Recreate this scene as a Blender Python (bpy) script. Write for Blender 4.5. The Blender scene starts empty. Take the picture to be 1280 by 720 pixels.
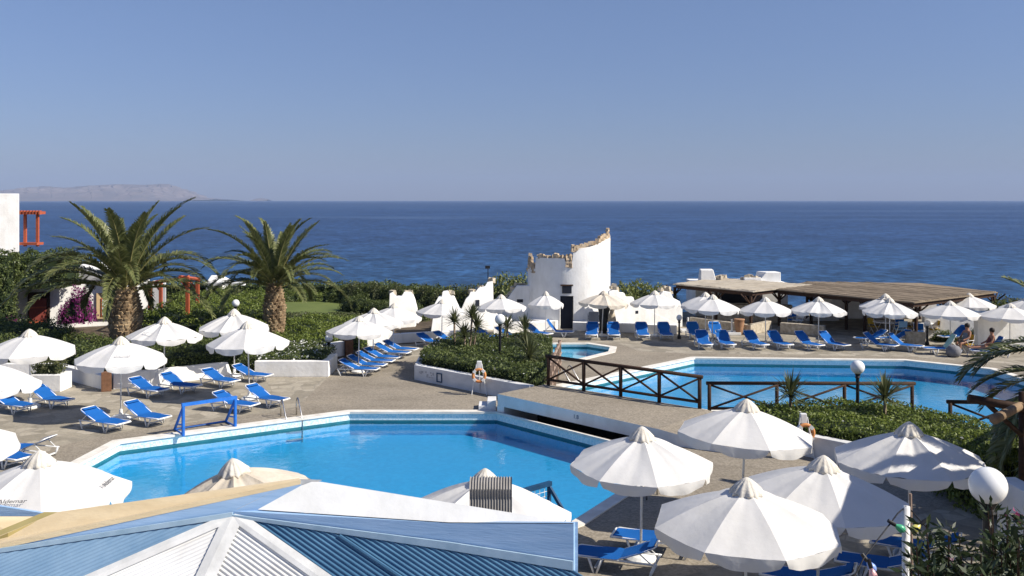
import bpy, bmesh, math, random
import numpy as np
from mathutils import Vector, Matrix
random.seed(7); RNG = np.random.default_rng(7)
R = math.radians; PI = math.pi
sc = bpy.context.scene; C = sc.collection

# ------------------------------------------------------------------ camera, sky, sun, exposure
H = 6.8; F = 1200.0; HY = 251.0            # eye height, focal length in px of a 1280 wide picture, horizon row
cam = bpy.data.objects.new('camera', bpy.data.cameras.new('camera')); C.objects.link(cam)
cam.location = (0, 0, H); cam.rotation_euler = (R(90), 0, 0)
cam.data.sensor_width = 36; cam.data.lens = 36 * F / 1280; cam.data.shift_y = -(360 - HY + 1) / 1280
cam.data.clip_start = 0.1; cam.data.clip_end = 60000
sc.camera = cam
SUN_EL = 39; SUN_AZ = -15                   # azimuth from +X, negative is towards the camera
sv = Vector((math.cos(R(SUN_AZ)) * math.cos(R(SUN_EL)), math.sin(R(SUN_AZ)) * math.cos(R(SUN_EL)), math.sin(R(SUN_EL))))
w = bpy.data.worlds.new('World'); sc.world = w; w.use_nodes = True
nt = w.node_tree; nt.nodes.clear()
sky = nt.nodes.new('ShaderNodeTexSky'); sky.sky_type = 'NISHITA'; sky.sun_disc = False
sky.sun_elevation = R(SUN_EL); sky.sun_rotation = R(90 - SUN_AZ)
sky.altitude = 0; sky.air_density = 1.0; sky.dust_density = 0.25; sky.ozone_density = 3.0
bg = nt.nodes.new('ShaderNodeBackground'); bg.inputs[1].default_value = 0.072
wo = nt.nodes.new('ShaderNodeOutputWorld')
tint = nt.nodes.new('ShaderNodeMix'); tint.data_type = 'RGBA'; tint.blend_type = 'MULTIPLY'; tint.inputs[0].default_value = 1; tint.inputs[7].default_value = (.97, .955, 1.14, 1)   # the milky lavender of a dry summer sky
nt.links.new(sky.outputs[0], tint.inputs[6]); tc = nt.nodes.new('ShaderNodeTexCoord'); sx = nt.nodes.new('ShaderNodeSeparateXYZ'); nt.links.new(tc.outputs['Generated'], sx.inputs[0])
hr = nt.nodes.new('ShaderNodeValToRGB'); hr.color_ramp.elements[0].position = 0.0; hr.color_ramp.elements[0].color = (.45, .495, .635, 1); hr.color_ramp.elements[1].position = .5; hr.color_ramp.elements[1].color = (1, 1, 1, 1); hk = hr.color_ramp.elements.new(.22); hk.color = (.80, .79, .79, 1)   # sky dimmed low down, kept brighter higher up to fill the shadows
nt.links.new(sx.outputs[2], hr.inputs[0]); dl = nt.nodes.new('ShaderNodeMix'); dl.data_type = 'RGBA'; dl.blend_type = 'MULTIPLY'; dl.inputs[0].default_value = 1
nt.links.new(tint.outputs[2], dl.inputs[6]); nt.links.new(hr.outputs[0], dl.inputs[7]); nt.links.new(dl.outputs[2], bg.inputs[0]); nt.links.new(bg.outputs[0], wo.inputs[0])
sl = bpy.data.lights.new('sun', 'SUN'); sl.energy = 4.6; sl.angle = R(0.5); sl.color = (1, 0.93, 0.82)
so = bpy.data.objects.new('sun', sl); C.objects.link(so)
so.rotation_euler = (-sv).to_track_quat('-Z', 'Y').to_euler()
vs = sc.view_settings; vs.view_transform = 'Standard'; vs.look = 'None'; vs.exposure = 0.64; vs.gamma = 1; vs.use_curve_mapping = False
sc.cycles.max_bounces = 8; sc.cycles.transparent_max_bounces = 12
sc.cycles.volume_bounces = 0

def G(px, py, z=0.0):                       # picture point lying at height z -> world
    s = (py - HY) / (H - z); return Vector(((px - 640) / s, F / s, z))
def P(px, py, Y):                           # picture point at distance Y -> world
    return Vector(((px - 640) * Y / F, Y, H - (py - HY) * Y / F))
def ray(px, py): return Vector(((px - 640) / F, 1.0, -(py - HY) / F))
def on_plane(px, py, p0, n):
    d = ray(px, py); o = Vector((0, 0, H)); return o + d * ((p0 - o).dot(n) / d.dot(n))

# ------------------------------------------------------------------ materials
def newmat(name):
    m = bpy.data.materials.new(name); m.use_nodes = True
    nt = m.node_tree; b = nt.nodes['Principled BSDF']; return m, nt, b
def wpos(nt, scale=(1, 1, 1)):
    g = nt.nodes.new('ShaderNodeNewGeometry'); mp = nt.nodes.new('ShaderNodeMapping')
    mp.inputs['Scale'].default_value = scale; nt.links.new(g.outputs['Position'], mp.inputs['Vector']); return mp.outputs[0]
def noise(nt, vec, scale, detail=4, rough=.55):
    n = nt.nodes.new('ShaderNodeTexNoise'); n.inputs['Scale'].default_value = scale
    n.inputs['Detail'].default_value = detail; n.inputs['Roughness'].default_value = rough
    if vec: nt.links.new(vec, n.inputs['Vector'])
    return n.outputs['Fac']
def ramp(nt, fac, stops):
    r = nt.nodes.new('ShaderNodeValToRGB'); e = r.color_ramp.elements
    while len(e) > 1: e.remove(e[-1])
    e[0].position = stops[0][0]; e[0].color = (*stops[0][1], 1)
    for p, c in stops[1:]:
        k = e.new(p); k.color = (*c, 1)
    nt.links.new(fac, r.inputs[0]); return r.outputs[0]
def mixc(nt, fac, a, b, mode='MIX'):
    m = nt.nodes.new('ShaderNodeMix'); m.data_type = 'RGBA'; m.blend_type = mode
    for sock, v in ((m.inputs[0], fac), (m.inputs[6], a), (m.inputs[7], b)):
        if hasattr(v, 'links'): nt.links.new(v, sock)
        elif isinstance(v, tuple): sock.default_value = (*v, 1)
        else: sock.default_value = v
    return m.outputs[2]
def bump(nt, b, h, strength, dist=.02):
    k = nt.nodes.new('ShaderNodeBump'); k.inputs['Strength'].default_value = strength; k.inputs['Distance'].default_value = dist
    nt.links.new(h, k.inputs['Height']); nt.links.new(k.outputs[0], b.inputs['Normal'])
def simple(name, c1, c2=None, scale=3, rough=.7, bs=0, bscale=40, spec=.3, stretch=(1, 1, 1), metal=0, bdist=.02):
    m, nt, b = newmat(name); v = wpos(nt, stretch)
    c2 = c2 or tuple(x * .82 for x in c1)
    f = noise(nt, v, scale)
    nt.links.new(ramp(nt, f, [(.3, c2), (.65, c1)]), b.inputs['Base Color'])
    b.inputs['Roughness'].default_value = rough; b.inputs['Specular IOR Level'].default_value = spec; b.inputs['Metallic'].default_value = metal
    if bs: bump(nt, b, noise(nt, v, bscale, 3), bs, bdist)
    return m
def cloth(name, c, c2, trans=.25, scale=1.2, bs=.35, bscale=5):
    m, nt, b = newmat(name); v = wpos(nt)
    col = ramp(nt, noise(nt, v, scale, 5), [(.3, c2), (.62, c)])
    nt.links.new(col, b.inputs['Base Color']); b.inputs['Roughness'].default_value = .85; b.inputs['Specular IOR Level'].default_value = .1
    bump(nt, b, noise(nt, v, bscale, 3), bs, .06)
    t = nt.nodes.new('ShaderNodeBsdfTranslucent'); nt.links.new(col, t.inputs[0])
    mx = nt.nodes.new('ShaderNodeMixShader'); mx.inputs[0].default_value = trans
    nt.links.new(b.outputs[0], mx.inputs[1]); nt.links.new(t.outputs[0], mx.inputs[2])
    nt.links.new(mx.outputs[0], nt.nodes['Material Output'].inputs[0]); return m
def leafmat(name, stops, trans=.3, rough=.5):
    m, nt, b = newmat(name)
    g = nt.nodes.new('ShaderNodeNewGeometry'); v = wpos(nt)
    nz = noise(nt, v, .9, 3)
    mth = nt.nodes.new('ShaderNodeMath'); mth.operation = 'MULTIPLY_ADD'
    nt.links.new(g.outputs['Random Per Island'], mth.inputs[0]); mth.inputs[1].default_value = .55
    m2 = nt.nodes.new('ShaderNodeMath'); m2.operation = 'MULTIPLY'; nt.links.new(nz, m2.inputs[0]); m2.inputs[1].default_value = .45
    nt.links.new(m2.outputs[0], mth.inputs[2])
    col = ramp(nt, mth.outputs[0], stops)
    nt.links.new(col, b.inputs['Base Color']); b.inputs['Roughness'].default_value = rough; b.inputs['Specular IOR Level'].default_value = .35
    t = nt.nodes.new('ShaderNodeBsdfTranslucent'); nt.links.new(col, t.inputs[0])
    mx = nt.nodes.new('ShaderNodeMixShader'); mx.inputs[0].default_value = trans
    nt.links.new(b.outputs[0], mx.inputs[1]); nt.links.new(t.outputs[0], mx.inputs[2])
    nt.links.new(mx.outputs[0], nt.nodes['Material Output'].inputs[0]); return m

M = {}
def whitewash():
    m, nt, b = newmat('whitewash'); v = wpos(nt)
    c = ramp(nt, noise(nt, v, 1.3, 5), [(.3, (.70, .69, .66)), (.6, (.81, .80, .77))])
    c = mixc(nt, 1., c, ramp(nt, noise(nt, wpos(nt, (2.2, 2.2, .5)), 1.0, 5, .6), [(.30, (.91, .90, .88)), (.5, (1, 1, 1))]), 'MULTIPLY')
    nt.links.new(c, b.inputs['Base Color']); b.inputs['Roughness'].default_value = .9; b.inputs['Specular IOR Level'].default_value = .1
    bump(nt, b, noise(nt, v, 7, 5), .35, .03); return m
M['wall'] = whitewash()
M['plaster_dirty'] = simple('planter_plaster', (.72, .72, .71), (.55, .55, .54), 1.3, .9, .2, 9, .1, (1, 1, 2))
M['stone'] = simple('rubble_stone', (.60, .48, .34), (.30, .22, .14), 3.5, .9, .6, 20, .1)
M['stone_pale'] = simple('pale_stone', (.52, .46, .36), (.30, .25, .18), 6, .9, .6, 18, .1)
M['white_plastic'] = simple('white_plastic', (.78, .78, .76), (.66, .66, .64), 6, .4, 0, 9, .4)
M['pole'] = simple('painted_pole', (.74, .74, .72), (.62, .61, .58), 8, .45)
M['canvas'] = cloth('white_canvas', (.80, .785, .755), (.73, .715, .68), .24, 1.6, .22, 3)
M['canvas_cream'] = cloth('cream_canvas', (.72, .65, .54), (.58, .50, .39), .22, 2.0, .5, 4)
M['canvas_beige'] = cloth('beige_canvas', (.70, .64, .54), (.62, .55, .45), .2)
M['cap'] = cloth('vent_canvas', (.76, .72, .64), (.62, .57, .48), .15, 6, .25, 14)
M['sling'] = cloth('blue_sling', (.013, .115, .40), (.011, .095, .33), .10, 1.5, .1, 60)
M['sling_shaded'] = cloth('shaded_sling', (.22, .23, .24), (.18, .18, .19), .1)  # grey version of the blue sling, paints a backrest lying in shade
M['towel'] = cloth('green_towel', (.35, .55, .48), (.28, .46, .40), .1, 5)
M['blue_paint'] = simple('blue_metal_paint', (.02, .16, .55), (.02, .12, .42), 5, .4)
M['dark_blue_paint'] = simple('dark_blue_paint', (.012, .06, .14), (.01, .045, .10), 5, .5)
M['steel'] = simple('stainless_steel', (.55, .54, .52), (.45, .44, .42), 8, .25, 0, 9, .5, metal=1)
M['wood_dark'] = simple('dark_timber', (.060, .032, .020), (.030, .017, .011), 6, .75, .3, 30, .2, (1, 1, 6))
M['wood_pale'] = simple('weathered_timber', (.33, .24, .18), (.20, .14, .11), 7, .8, .3, 30, .2)
M['log'] = simple('log_timber', (.30, .21, .13), (.20, .13, .08), 6, .8, .3, 30, .2)
M['red_wood'] = simple('red_painted_timber', (.42, .10, .045), (.33, .075, .035), 6, .6)
M['door_red'] = simple('red_brown_shutter', (.26, .055, .04), (.16, .035, .025), 8, .6, .4, 14, .3, (8, 8, 1))
M['navy'] = simple('navy_door', (.012, .016, .028), (.008, .01, .018), 3, .5)
M['black'] = simple('black_iron', (.012, .012, .013), None, 5, .45)
M['black_cloth'] = simple('dark_cover', (.035, .04, .045), (.02, .022, .025), 4, .8, .5, 9)
M['globe'] = simple('opal_globe', (.80, .80, .78), (.76, .76, .74), 2, .22, 0, 9, .5)
M['terracotta'] = simple('terracotta', (.36, .20, .11), (.26, .14, .08), 5, .85, .2)
M['brick'] = simple('brown_brick', (.20, .10, .055), (.13, .065, .035), 9, .9, .4)
M['orange'] = simple('orange_ring', (.62, .27, .10), (.52, .20, .06), 4, .5)
M['yellow'] = cloth('mustard_canvas', (.50, .33, .05), (.40, .25, .03), .1)
M['lightblue'] = cloth('pale_blue_canvas', (.28, .50, .72), (.22, .42, .64), .1)
M['reed'] = simple('reed_matting', (.46, .41, .33), (.33, .285, .225), 2.2, .9, .5, 30, .1, (1, 1, 1))
M['reed_brown'] = simple('brown_reed_matting', (.27, .215, .155), (.17, .135, .095), 2.2, .9, .5, 30, .1, (1.5, .35, 1))
M['soil'] = simple('soil', (.10, .075, .05), (.06, .045, .03), 2, .95, .6, 12)
M['lawn'] = simple('lawn', (.125, .155, .038), (.09, .12, .028), .6, .9, .5, 30)
M['skin'] = simple('skin', (.36, .18, .11), (.32, .15, .09), 4, .55)
M['hair'] = simple('dark_hair', (.02, .013, .01), None, 9, .6)
M['maroon'] = simple('maroon_cloth', (.13, .04, .045), (.10, .03, .035), 6, .9)
M['grey_cloth'] = simple('grey_cloth', (.20, .20, .21), (.15, .15, .16), 6, .9)
M['ink'] = simple('black_ink', (.03, .03, .035), None, 5, .6)
M['ink_pale'] = simple('faded_ink', (.50, .50, .50), None, 5, .8)
M['coping'] = simple('coping_stone', (.74, .71, .64), (.58, .54, .47), 2.5, .8, .2, 20)
M['blue_board'] = simple('blue_painted_board', (.33, .48, .68), (.25, .40, .60), 3.5, .6, .15, 12, .3, (.5, .5, 5))
M['blue_trim'] = simple('pale_blue_trim', (.36, .48, .58), (.26, .38, .48), 5, .6)
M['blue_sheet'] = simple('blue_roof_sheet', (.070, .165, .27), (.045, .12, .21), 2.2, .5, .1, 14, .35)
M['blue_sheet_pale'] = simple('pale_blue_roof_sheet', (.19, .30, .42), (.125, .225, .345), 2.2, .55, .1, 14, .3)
M['white_sheet'] = simple('white_roof_sheet', (.72, .72, .70), (.56, .55, .52), 1.6, .6, .1, 14, .3)
M['white_roof'] = simple('white_roof_coat', (.80, .80, .78), (.68, .68, .65), 2.0, .6, .2, 8, .3)
M['flash'] = simple('white_flashing', (.66, .66, .64), (.50, .50, .48), 3, .6, .2, 12)
M['cream_board'] = simple('cream_board', (.74, .60, .38), (.64, .50, .30), 2.5, .7, .2, 12, .2, (.6, 3, 3))
M['olive_board'] = simple('olive_board', (.46, .38, .16), (.38, .31, .12), 3, .7)
M['vent_grey'] = simple('grey_duct', (.27, .255, .235), (.20, .19, .175), 6, .6)
M['paleframe'] = simple('window_stone', (.55, .40, .22), (.46, .33, .18), 6, .9)
M['glass_white'] = simple('curtained_glass', (.70, .72, .72), (.58, .60, .62), 2, .15, 0, 9, .5)
M['bulb_green'] = simple('green_bulb', (.07, .38, .20), None, 4, .25)
M['bulb_yellow'] = simple('yellow_bulb', (.66, .60, .16), None, 4, .25)
M['bulb_blue'] = simple('blue_bulb', (.22, .34, .70), None, 4, .25)
M['bulb_pink'] = simple('pink_bulb', (.72, .42, .42), None, 4, .25)
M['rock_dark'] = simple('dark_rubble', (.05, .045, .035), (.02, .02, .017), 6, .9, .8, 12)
M['hedge_core'] = simple('hedge_shade', (.018, .032, .008), (.010, .018, .005), 3, .9, .8, 20)  # near-black green that stands in for the shade inside foliage
M['island'] = simple('bare_island_rock', (.20, .165, .15), (.14, .125, .12), .004, 1, 0, 9, 0)
M['leaf_dark'] = leafmat('dark_leaves', [(.1, (.036, .054, .016)), (.45, (.092, .122, .034)), (.8, (.155, .185, .055)), (1, (.24, .25, .11))])
M['leaf_bright'] = leafmat('bright_leaves', [(.1, (.052, .080, .014)), (.45, (.135, .18, .032)), (.85, (.225, .265, .058)), (1, (.31, .32, .11))])
M['leaf_olive'] = leafmat('olive_leaves', [(.1, (.045, .055, .022)), (.5, (.10, .115, .045)), (.9, (.17, .17, .075)), (1, (.26, .22, .11))])
M['leaf_oleander_shaded'] = leafmat('shaded_oleander_leaves', [(.1, (.010, .018, .006)), (.5, (.025, .042, .012)), (1, (.06, .08, .03))], .15)  # leaf colours darkened to paint in the deep shade of the corner
M['leaf_grass'] = leafmat('tamarisk_leaves', [(.1, (.09, .11, .03)), (.5, (.17, .20, .055)), (1, (.28, .28, .10))])
M['leaf_purple'] = leafmat('bougainvillea', [(.1, (.10, .012, .07)), (.5, (.22, .025, .15)), (1, (.36, .06, .26))])
M['petal_white'] = leafmat('white_petals', [(0, (.7, .7, .66)), (1, (.8, .8, .76))])
M['petal_pink'] = leafmat('pink_petals', [(0, (.30, .05, .14)), (1, (.45, .12, .25))])
M['frond'] = leafmat('palm_leaflets', [(.1, (.06, .08, .027)), (.45, (.14, .16, .058)), (.8, (.24, .245, .10)), (1, (.36, .32, .18))], .25, .38)
M['rachis'] = simple('palm_midrib', (.30, .27, .11), (.22, .20, .07), 4, .5)
M['trunk'] = leafmat('palm_trunk', [(.1, (.10, .07, .04)), (.4, (.26, .18, .105)), (.75, (.44, .33, .20)), (1, (.56, .45, .29))], 0, .9)
M['bark'] = simple('pale_bark', (.30, .24, .17), (.18, .13, .09), 8, .9, .5, 20)

# paving: irregular flagstones with pale joints
def flagstone():
    m, nt, b = newmat('flagstone_paving'); v = wpos(nt)
    nv = nt.nodes.new('ShaderNodeTexNoise'); nv.inputs['Scale'].default_value = .8; nt.links.new(v, nv.inputs['Vector'])
    off = mixc(nt, .12, v, nv.outputs['Color'], 'ADD')
    vd = nt.nodes.new('ShaderNodeTexVoronoi'); vd.feature = 'DISTANCE_TO_EDGE'; vd.inputs['Scale'].default_value = 2.1; nt.links.new(off, vd.inputs['Vector'])
    vc = nt.nodes.new('ShaderNodeTexVoronoi'); vc.inputs['Scale'].default_value = 2.1; nt.links.new(off, vc.inputs['Vector'])
    sep = nt.nodes.new('ShaderNodeSeparateColor'); nt.links.new(vc.outputs['Color'], sep.inputs[0])
    col = ramp(nt, sep.outputs[0], [(0, (.255, .23, .187)), (.5, (.345, .312, .255)), (1, (.43, .39, .325))])
    big = ramp(nt, noise(nt, v, .22, 3), [(.3, (.80, .79, .77)), (.7, (1.05, 1.04, 1.0))])
    fine = ramp(nt, noise(nt, v, 9, 4), [(.3, (.80, .80, .79)), (.7, (1.08, 1.07, 1.05))])
    c = mixc(nt, 1., col, big, 'MULTIPLY'); c = mixc(nt, 1., c, fine, 'MULTIPLY')
    j = ramp(nt, vd.outputs['Distance'], [(.010, (.8, .8, .8)), (.05, (0, 0, 0))])
    c = mixc(nt, j, c, (.25, .225, .185)); nt.links.new(c, b.inputs['Base Color'])
    b.inputs['Roughness'].default_value = .85; b.inputs['Specular IOR Level'].default_value = .2
    bump(nt, b, noise(nt, v, 6, 4), .4, .02); return m
M['flag'] = flagstone()
def aggregate():
    m, nt, b = newmat('washed_pebble_paving'); v = wpos(nt)
    vo = nt.nodes.new('ShaderNodeTexVoronoi'); vo.inputs['Scale'].default_value = 22; nt.links.new(v, vo.inputs['Vector'])
    sep = nt.nodes.new('ShaderNodeSeparateColor'); nt.links.new(vo.outputs['Color'], sep.inputs[0])
    col = ramp(nt, sep.outputs[0], [(0, (.205, .178, .138)), (.5, (.255, .222, .174)), (1, (.31, .272, .218))])
    big = ramp(nt, noise(nt, wpos(nt, (.5, 1.1, 1)), .6, 6, .65), [(.3, (.80, .79, .77)), (.5, (1, 1, 1)), (.7, (1.14, 1.13, 1.1))])
    c = mixc(nt, 1., col, big, 'MULTIPLY'); nt.links.new(c, b.inputs['Base Color'])
    b.inputs['Roughness'].default_value = .9; b.inputs['Specular IOR Level'].default_value = .15
    bump(nt, b, vo.outputs['Distance'], .3, .012); return m
M['pebble'] = aggregate()
def mosaic(name, c1, c2, c3, scale):
    m, nt, b = newmat(name); v = wpos(nt)
    vo = nt.nodes.new('ShaderNodeTexVoronoi'); vo.inputs['Scale'].default_value = scale; vo.inputs['Randomness'].default_value = .2; nt.links.new(v, vo.inputs['Vector'])
    sep = nt.nodes.new('ShaderNodeSeparateColor'); nt.links.new(vo.outputs['Color'], sep.inputs[0])
    nt.links.new(ramp(nt, sep.outputs[0], [(0, c1), (.5, c2), (1, c3)]), b.inputs['Base Color'])
    b.inputs['Roughness'].default_value = .3; return m
M['tile_band'] = mosaic('pale_mosaic', (.40, .60, .66), (.58, .70, .72), (.72, .77, .76), 22)
M['tile_line'] = simple('teal_tile_line', (.02, .16, .20), (.015, .12, .16), 5, .4)
M['tile_pool'] = mosaic('blue_mosaic', (.030, .31, .56), (.035, .335, .60), (.042, .36, .63), 10)
M['tile_pale'] = mosaic('pale_pool_mosaic', (.30, .58, .76), (.36, .64, .80), (.42, .68, .82), 10)
def poolwater():
    m, nt, b = newmat('pool_water'); nt.nodes.remove(b); v = wpos(nt)
    bp = nt.nodes.new('ShaderNodeBump'); bp.inputs['Strength'].default_value = .16; bp.inputs['Distance'].default_value = .05
    nt.links.new(noise(nt, v, 2.8, 4), bp.inputs['Height'])
    tr = nt.nodes.new('ShaderNodeBsdfTransparent'); tr.inputs[0].default_value = (.70, .93, .97, 1)
    gl = nt.nodes.new('ShaderNodeBsdfGlossy'); gl.inputs['Roughness'].default_value = .02; nt.links.new(bp.outputs[0], gl.inputs['Normal'])
    ge = nt.nodes.new('ShaderNodeNewGeometry'); dt = nt.nodes.new('ShaderNodeVectorMath'); dt.operation = 'DOT_PRODUCT'
    nt.links.new(ge.outputs['Incoming'], dt.inputs[0]); nt.links.new(bp.outputs[0], dt.inputs[1])
    def mth(op, a, b=None):
        k = nt.nodes.new('ShaderNodeMath'); k.operation = op
        for q, v in zip(k.inputs, (a, b)):
            if v is None: continue
            if hasattr(v, 'links'): nt.links.new(v, q)
            else: q.default_value = v
        return k.outputs[0]
    om = mth('SUBTRACT', 1.0, mth('MINIMUM', mth('ABSOLUTE', dt.outputs['Value']), 1.0))
    fres = mth('ADD', mth('MULTIPLY', mth('POWER', om, 5.0), .98), .02)
    mx = nt.nodes.new('ShaderNodeMixShader'); nt.links.new(fres, mx.inputs[0])
    nt.links.new(tr.outputs[0], mx.inputs[1]); nt.links.new(gl.outputs[0], mx.inputs[2])
    nt.links.new(mx.outputs[0], nt.nodes['Material Output'].inputs[0]); return m
M['water'] = poolwater()
def seamat():
    m, nt, b = newmat('sea_water')
    base = ramp(nt, noise(nt, wpos(nt, (.0016, .006, 1)), 1.0, 4, .6), [(.3, (.018, .044, .112)), (.6, (.022, .054, .132)), (.8, (.027, .064, .150))])
    c = base
    # light and dark of ripples painted into the colour at several sizes, so that some are resolved at every distance
    for sx, sy, lo, hi in ((.50, .36, .50, 1.6), (.17, .11, .62, 1.42), (.05, .026, .80, 1.20), (.012, .006, .90, 1.10)):
        n_ = noise(nt, wpos(nt, (sx, sy, 1)), 1.0, 3, .6)
        c = mixc(nt, 1., c, ramp(nt, n_, [(.32, (lo, lo, lo)), (.5, (1, 1, 1)), (.68, (hi, hi, hi))]), 'MULTIPLY')
    # wind slicks: long narrow bands
    sl_ = noise(nt, wpos(nt, (.00016, .0125, 1)), 1.0, 2, .5); sl2 = noise(nt, wpos(nt, (.0006, .0034, 1)), 1.0, 2, .5)
    gy = nt.nodes.new('ShaderNodeSeparateXYZ'); gq = nt.nodes.new('ShaderNodeNewGeometry'); nt.links.new(gq.outputs['Position'], gy.inputs[0])
    mk = nt.nodes.new('ShaderNodeMapRange'); mk.inputs[1].default_value = 330; mk.inputs[2].default_value = 520; nt.links.new(gy.outputs[1], mk.inputs[0])
    for src, k in ((sl_, .40), (sl2, .35)):
        ml = nt.nodes.new('ShaderNodeMath'); ml.operation = 'MULTIPLY'; nt.links.new(mk.outputs[0], ml.inputs[0])
        nt.links.new(ramp(nt, src, [(.575, (0, 0, 0)), (.605, (k, k, k)), (.635, (0, 0, 0))]), ml.inputs[1])
        c = mixc(nt, ml.outputs[0], c, (.10, .16, .27))
    g = nt.nodes.new('ShaderNodeSeparateXYZ'); ge = nt.nodes.new('ShaderNodeNewGeometry'); nt.links.new(ge.outputs['Position'], g.inputs[0])
    mr = nt.nodes.new('ShaderNodeMapRange'); mr.inputs[1].default_value = 70; mr.inputs[2].default_value = 330; mr.inputs[3].default_value = .5; mr.inputs[4].default_value = 0; nt.links.new(g.outputs[1], mr.inputs[0])
    c = mixc(nt, mr.outputs[0], c, (.95, 1.75, 1.4), 'MULTIPLY')                  # shallows over sand near the shore
    nt.links.new(c, b.inputs['Base Color']); b.inputs['Roughness'].default_value = .4; b.inputs['Specular IOR Level'].default_value = .14
    h = noise(nt, wpos(nt, (.25, .7, 1)), 1.0, 6, .65)
    bump(nt, b, h, .8, .5); return m
M['sea'] = seamat()

# ------------------------------------------------------------------ mesh helpers
class MB:
    def __init__(s): s.v = []; s.f = []; s.mi = []
    def add(s, verts, faces, mi=0):
        o = len(s.v); s.v += [tuple(v) for v in verts]
        s.f += [tuple(i + o for i in f) for f in faces]; s.mi += [mi] * len(faces); return s
    def box(s, c, size, rz=0, mi=0, ry=0):
        x, y, z = (k / 2 for k in size); m = Matrix.Rotation(rz, 3, 'Z') @ Matrix.Rotation(ry, 3, 'Y')
        vs = [Vector(c) + m @ Vector((a * x, b * y, d * z)) for d in (-1, 1) for a, b in ((-1, -1), (1, -1), (1, 1), (-1, 1))]
        return s.add(vs, [(3, 2, 1, 0), (4, 5, 6, 7), (0, 1, 5, 4), (1, 2, 6, 5), (2, 3, 7, 6), (3, 0, 4, 7)], mi)
    def prism(s, poly, z0, z1, mi=0):
        n = len(poly); vs = [(p[0], p[1], z0) for p in poly] + [(p[0], p[1], z1) for p in poly]
        return s.add(vs, [tuple(range(n))[::-1], tuple(range(n, 2 * n))] + [(i, (i + 1) % n, n + (i + 1) % n, n + i) for i in range(n)], mi)
    def extrude(s, pts, d, mi=0):           # planar polygon of 3D points pushed along d
        n = len(pts); d = Vector(d); vs = [Vector(p) for p in pts] + [Vector(p) + d for p in pts]
        return s.add(vs, [tuple(range(n)), tuple(range(n, 2 * n))[::-1]] + [(i, n + i, n + (i + 1) % n, (i + 1) % n) for i in range(n)], mi)
    def tube(s, pts, r, n=8, mi=0, cap=True):
        pts = [Vector(p) for p in pts]; rs = r if isinstance(r, (list, tuple)) else [r] * len(pts); rings = []
        for i, p in enumerate(pts):
            t = (pts[min(i + 1, len(pts) - 1)] - pts[max(i - 1, 0)]).normalized()
            a = t.cross(Vector((0, 0, 1)) if abs(t.z) < .95 else Vector((1, 0, 0))).normalized(); b = t.cross(a)
            rings.append([p + (a * math.cos(2 * PI * k / n) + b * math.sin(2 * PI * k / n)) * rs[i] for k in range(n)])
        vs = [q for rg in rings for q in rg]; fs = []
        for i in range(len(pts) - 1):
            for k in range(n): fs.append((i * n + k, i * n + (k + 1) % n, (i + 1) * n + (k + 1) % n, (i + 1) * n + k))
        if cap: fs += [tuple(range(n))[::-1], tuple(range((len(pts) - 1) * n, len(pts) * n))]
        return s.add(vs, fs, mi)
    def lathe(s, prof, n=20, c=(0, 0, 0), mi=0, wob=None):
        vs = []; fs = []; c = Vector(c)
        for i, (r, z) in enumerate(prof):
            for k in range(n):
                rr = r * (1 + (wob(i, k) if wob else 0)); a = 2 * PI * k / n
                vs.append(c + Vector((rr * math.cos(a), rr * math.sin(a), z)))
        for i in range(len(prof) - 1):
            for k in range(n): fs.append((i * n + k, i * n + (k + 1) % n, (i + 1) * n + (k + 1) % n, (i + 1) * n + k))
        fs += [tuple(range(n))[::-1], tuple(range((len(prof) - 1) * n, len(prof) * n))]
        return s.add(vs, fs, mi)
    def build(s, name, mats, parent=None, smooth=False, bevel=0):
        me = bpy.data.meshes.new(name); me.from_pydata(s.v, [], s.f)
        if not isinstance(mats, (list, tuple)): mats = [mats]
        for m in mats: me.materials.append(m)
        me.polygons.foreach_set('material_index', s.mi)
        if smooth: me.polygons.foreach_set('use_smooth', [True] * len(s.f))
        me.update(); o = bpy.data.objects.new(name, me); C.objects.link(o)
        if bevel:
            b = o.modifiers.new('bevel', 'BEVEL'); b.width = bevel; b.segments = 2; b.limit_method = 'ANGLE'
        if parent: o.parent = parent
        return o
def tag(o, label, cat, group=None):
    o['label'] = label; o['category'] = cat
    if group: o['group'] = group
    return o
def struct(o): o['kind'] = 'structure'; return o
def empty(name, loc, rz=0, label=None, cat=None, group=None):
    o = bpy.data.objects.new(name, None); C.objects.link(o); o.location = loc; o.rotation_euler = (0, 0, rz); o.empty_display_size = .2
    if label: tag(o, label, cat, group)
    return o
def children(o): return [k for k in bpy.data.objects if k.parent == o]
KIDS = {}
def dup(o, parent=None):
    c = o.copy(); C.objects.link(c); c.parent = parent
    if o not in KIDS: KIDS[o] = children(o)
    for k in KIDS[o]: dup(k, c)
    return c
def npmesh(name, V, Q, mat, parent=None):   # arrays of vertices and quads
    me = bpy.data.meshes.new(name); nv, nq = len(V), len(Q)
    me.vertices.add(nv); me.vertices.foreach_set('co', V.astype(np.float32).ravel())
    me.loops.add(nq * 4); me.loops.foreach_set('vertex_index', Q.astype(np.int32).ravel())
    me.polygons.add(nq); me.polygons.foreach_set('loop_start', np.arange(0, nq * 4, 4, dtype=np.int32))
    me.update(calc_edges=True); me.validate()
    for m in (mat if isinstance(mat, list) else [mat]): me.materials.append(m)
    o = bpy.data.objects.new(name, me); C.objects.link(o)
    if parent: o.parent = parent
    return o
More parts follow.
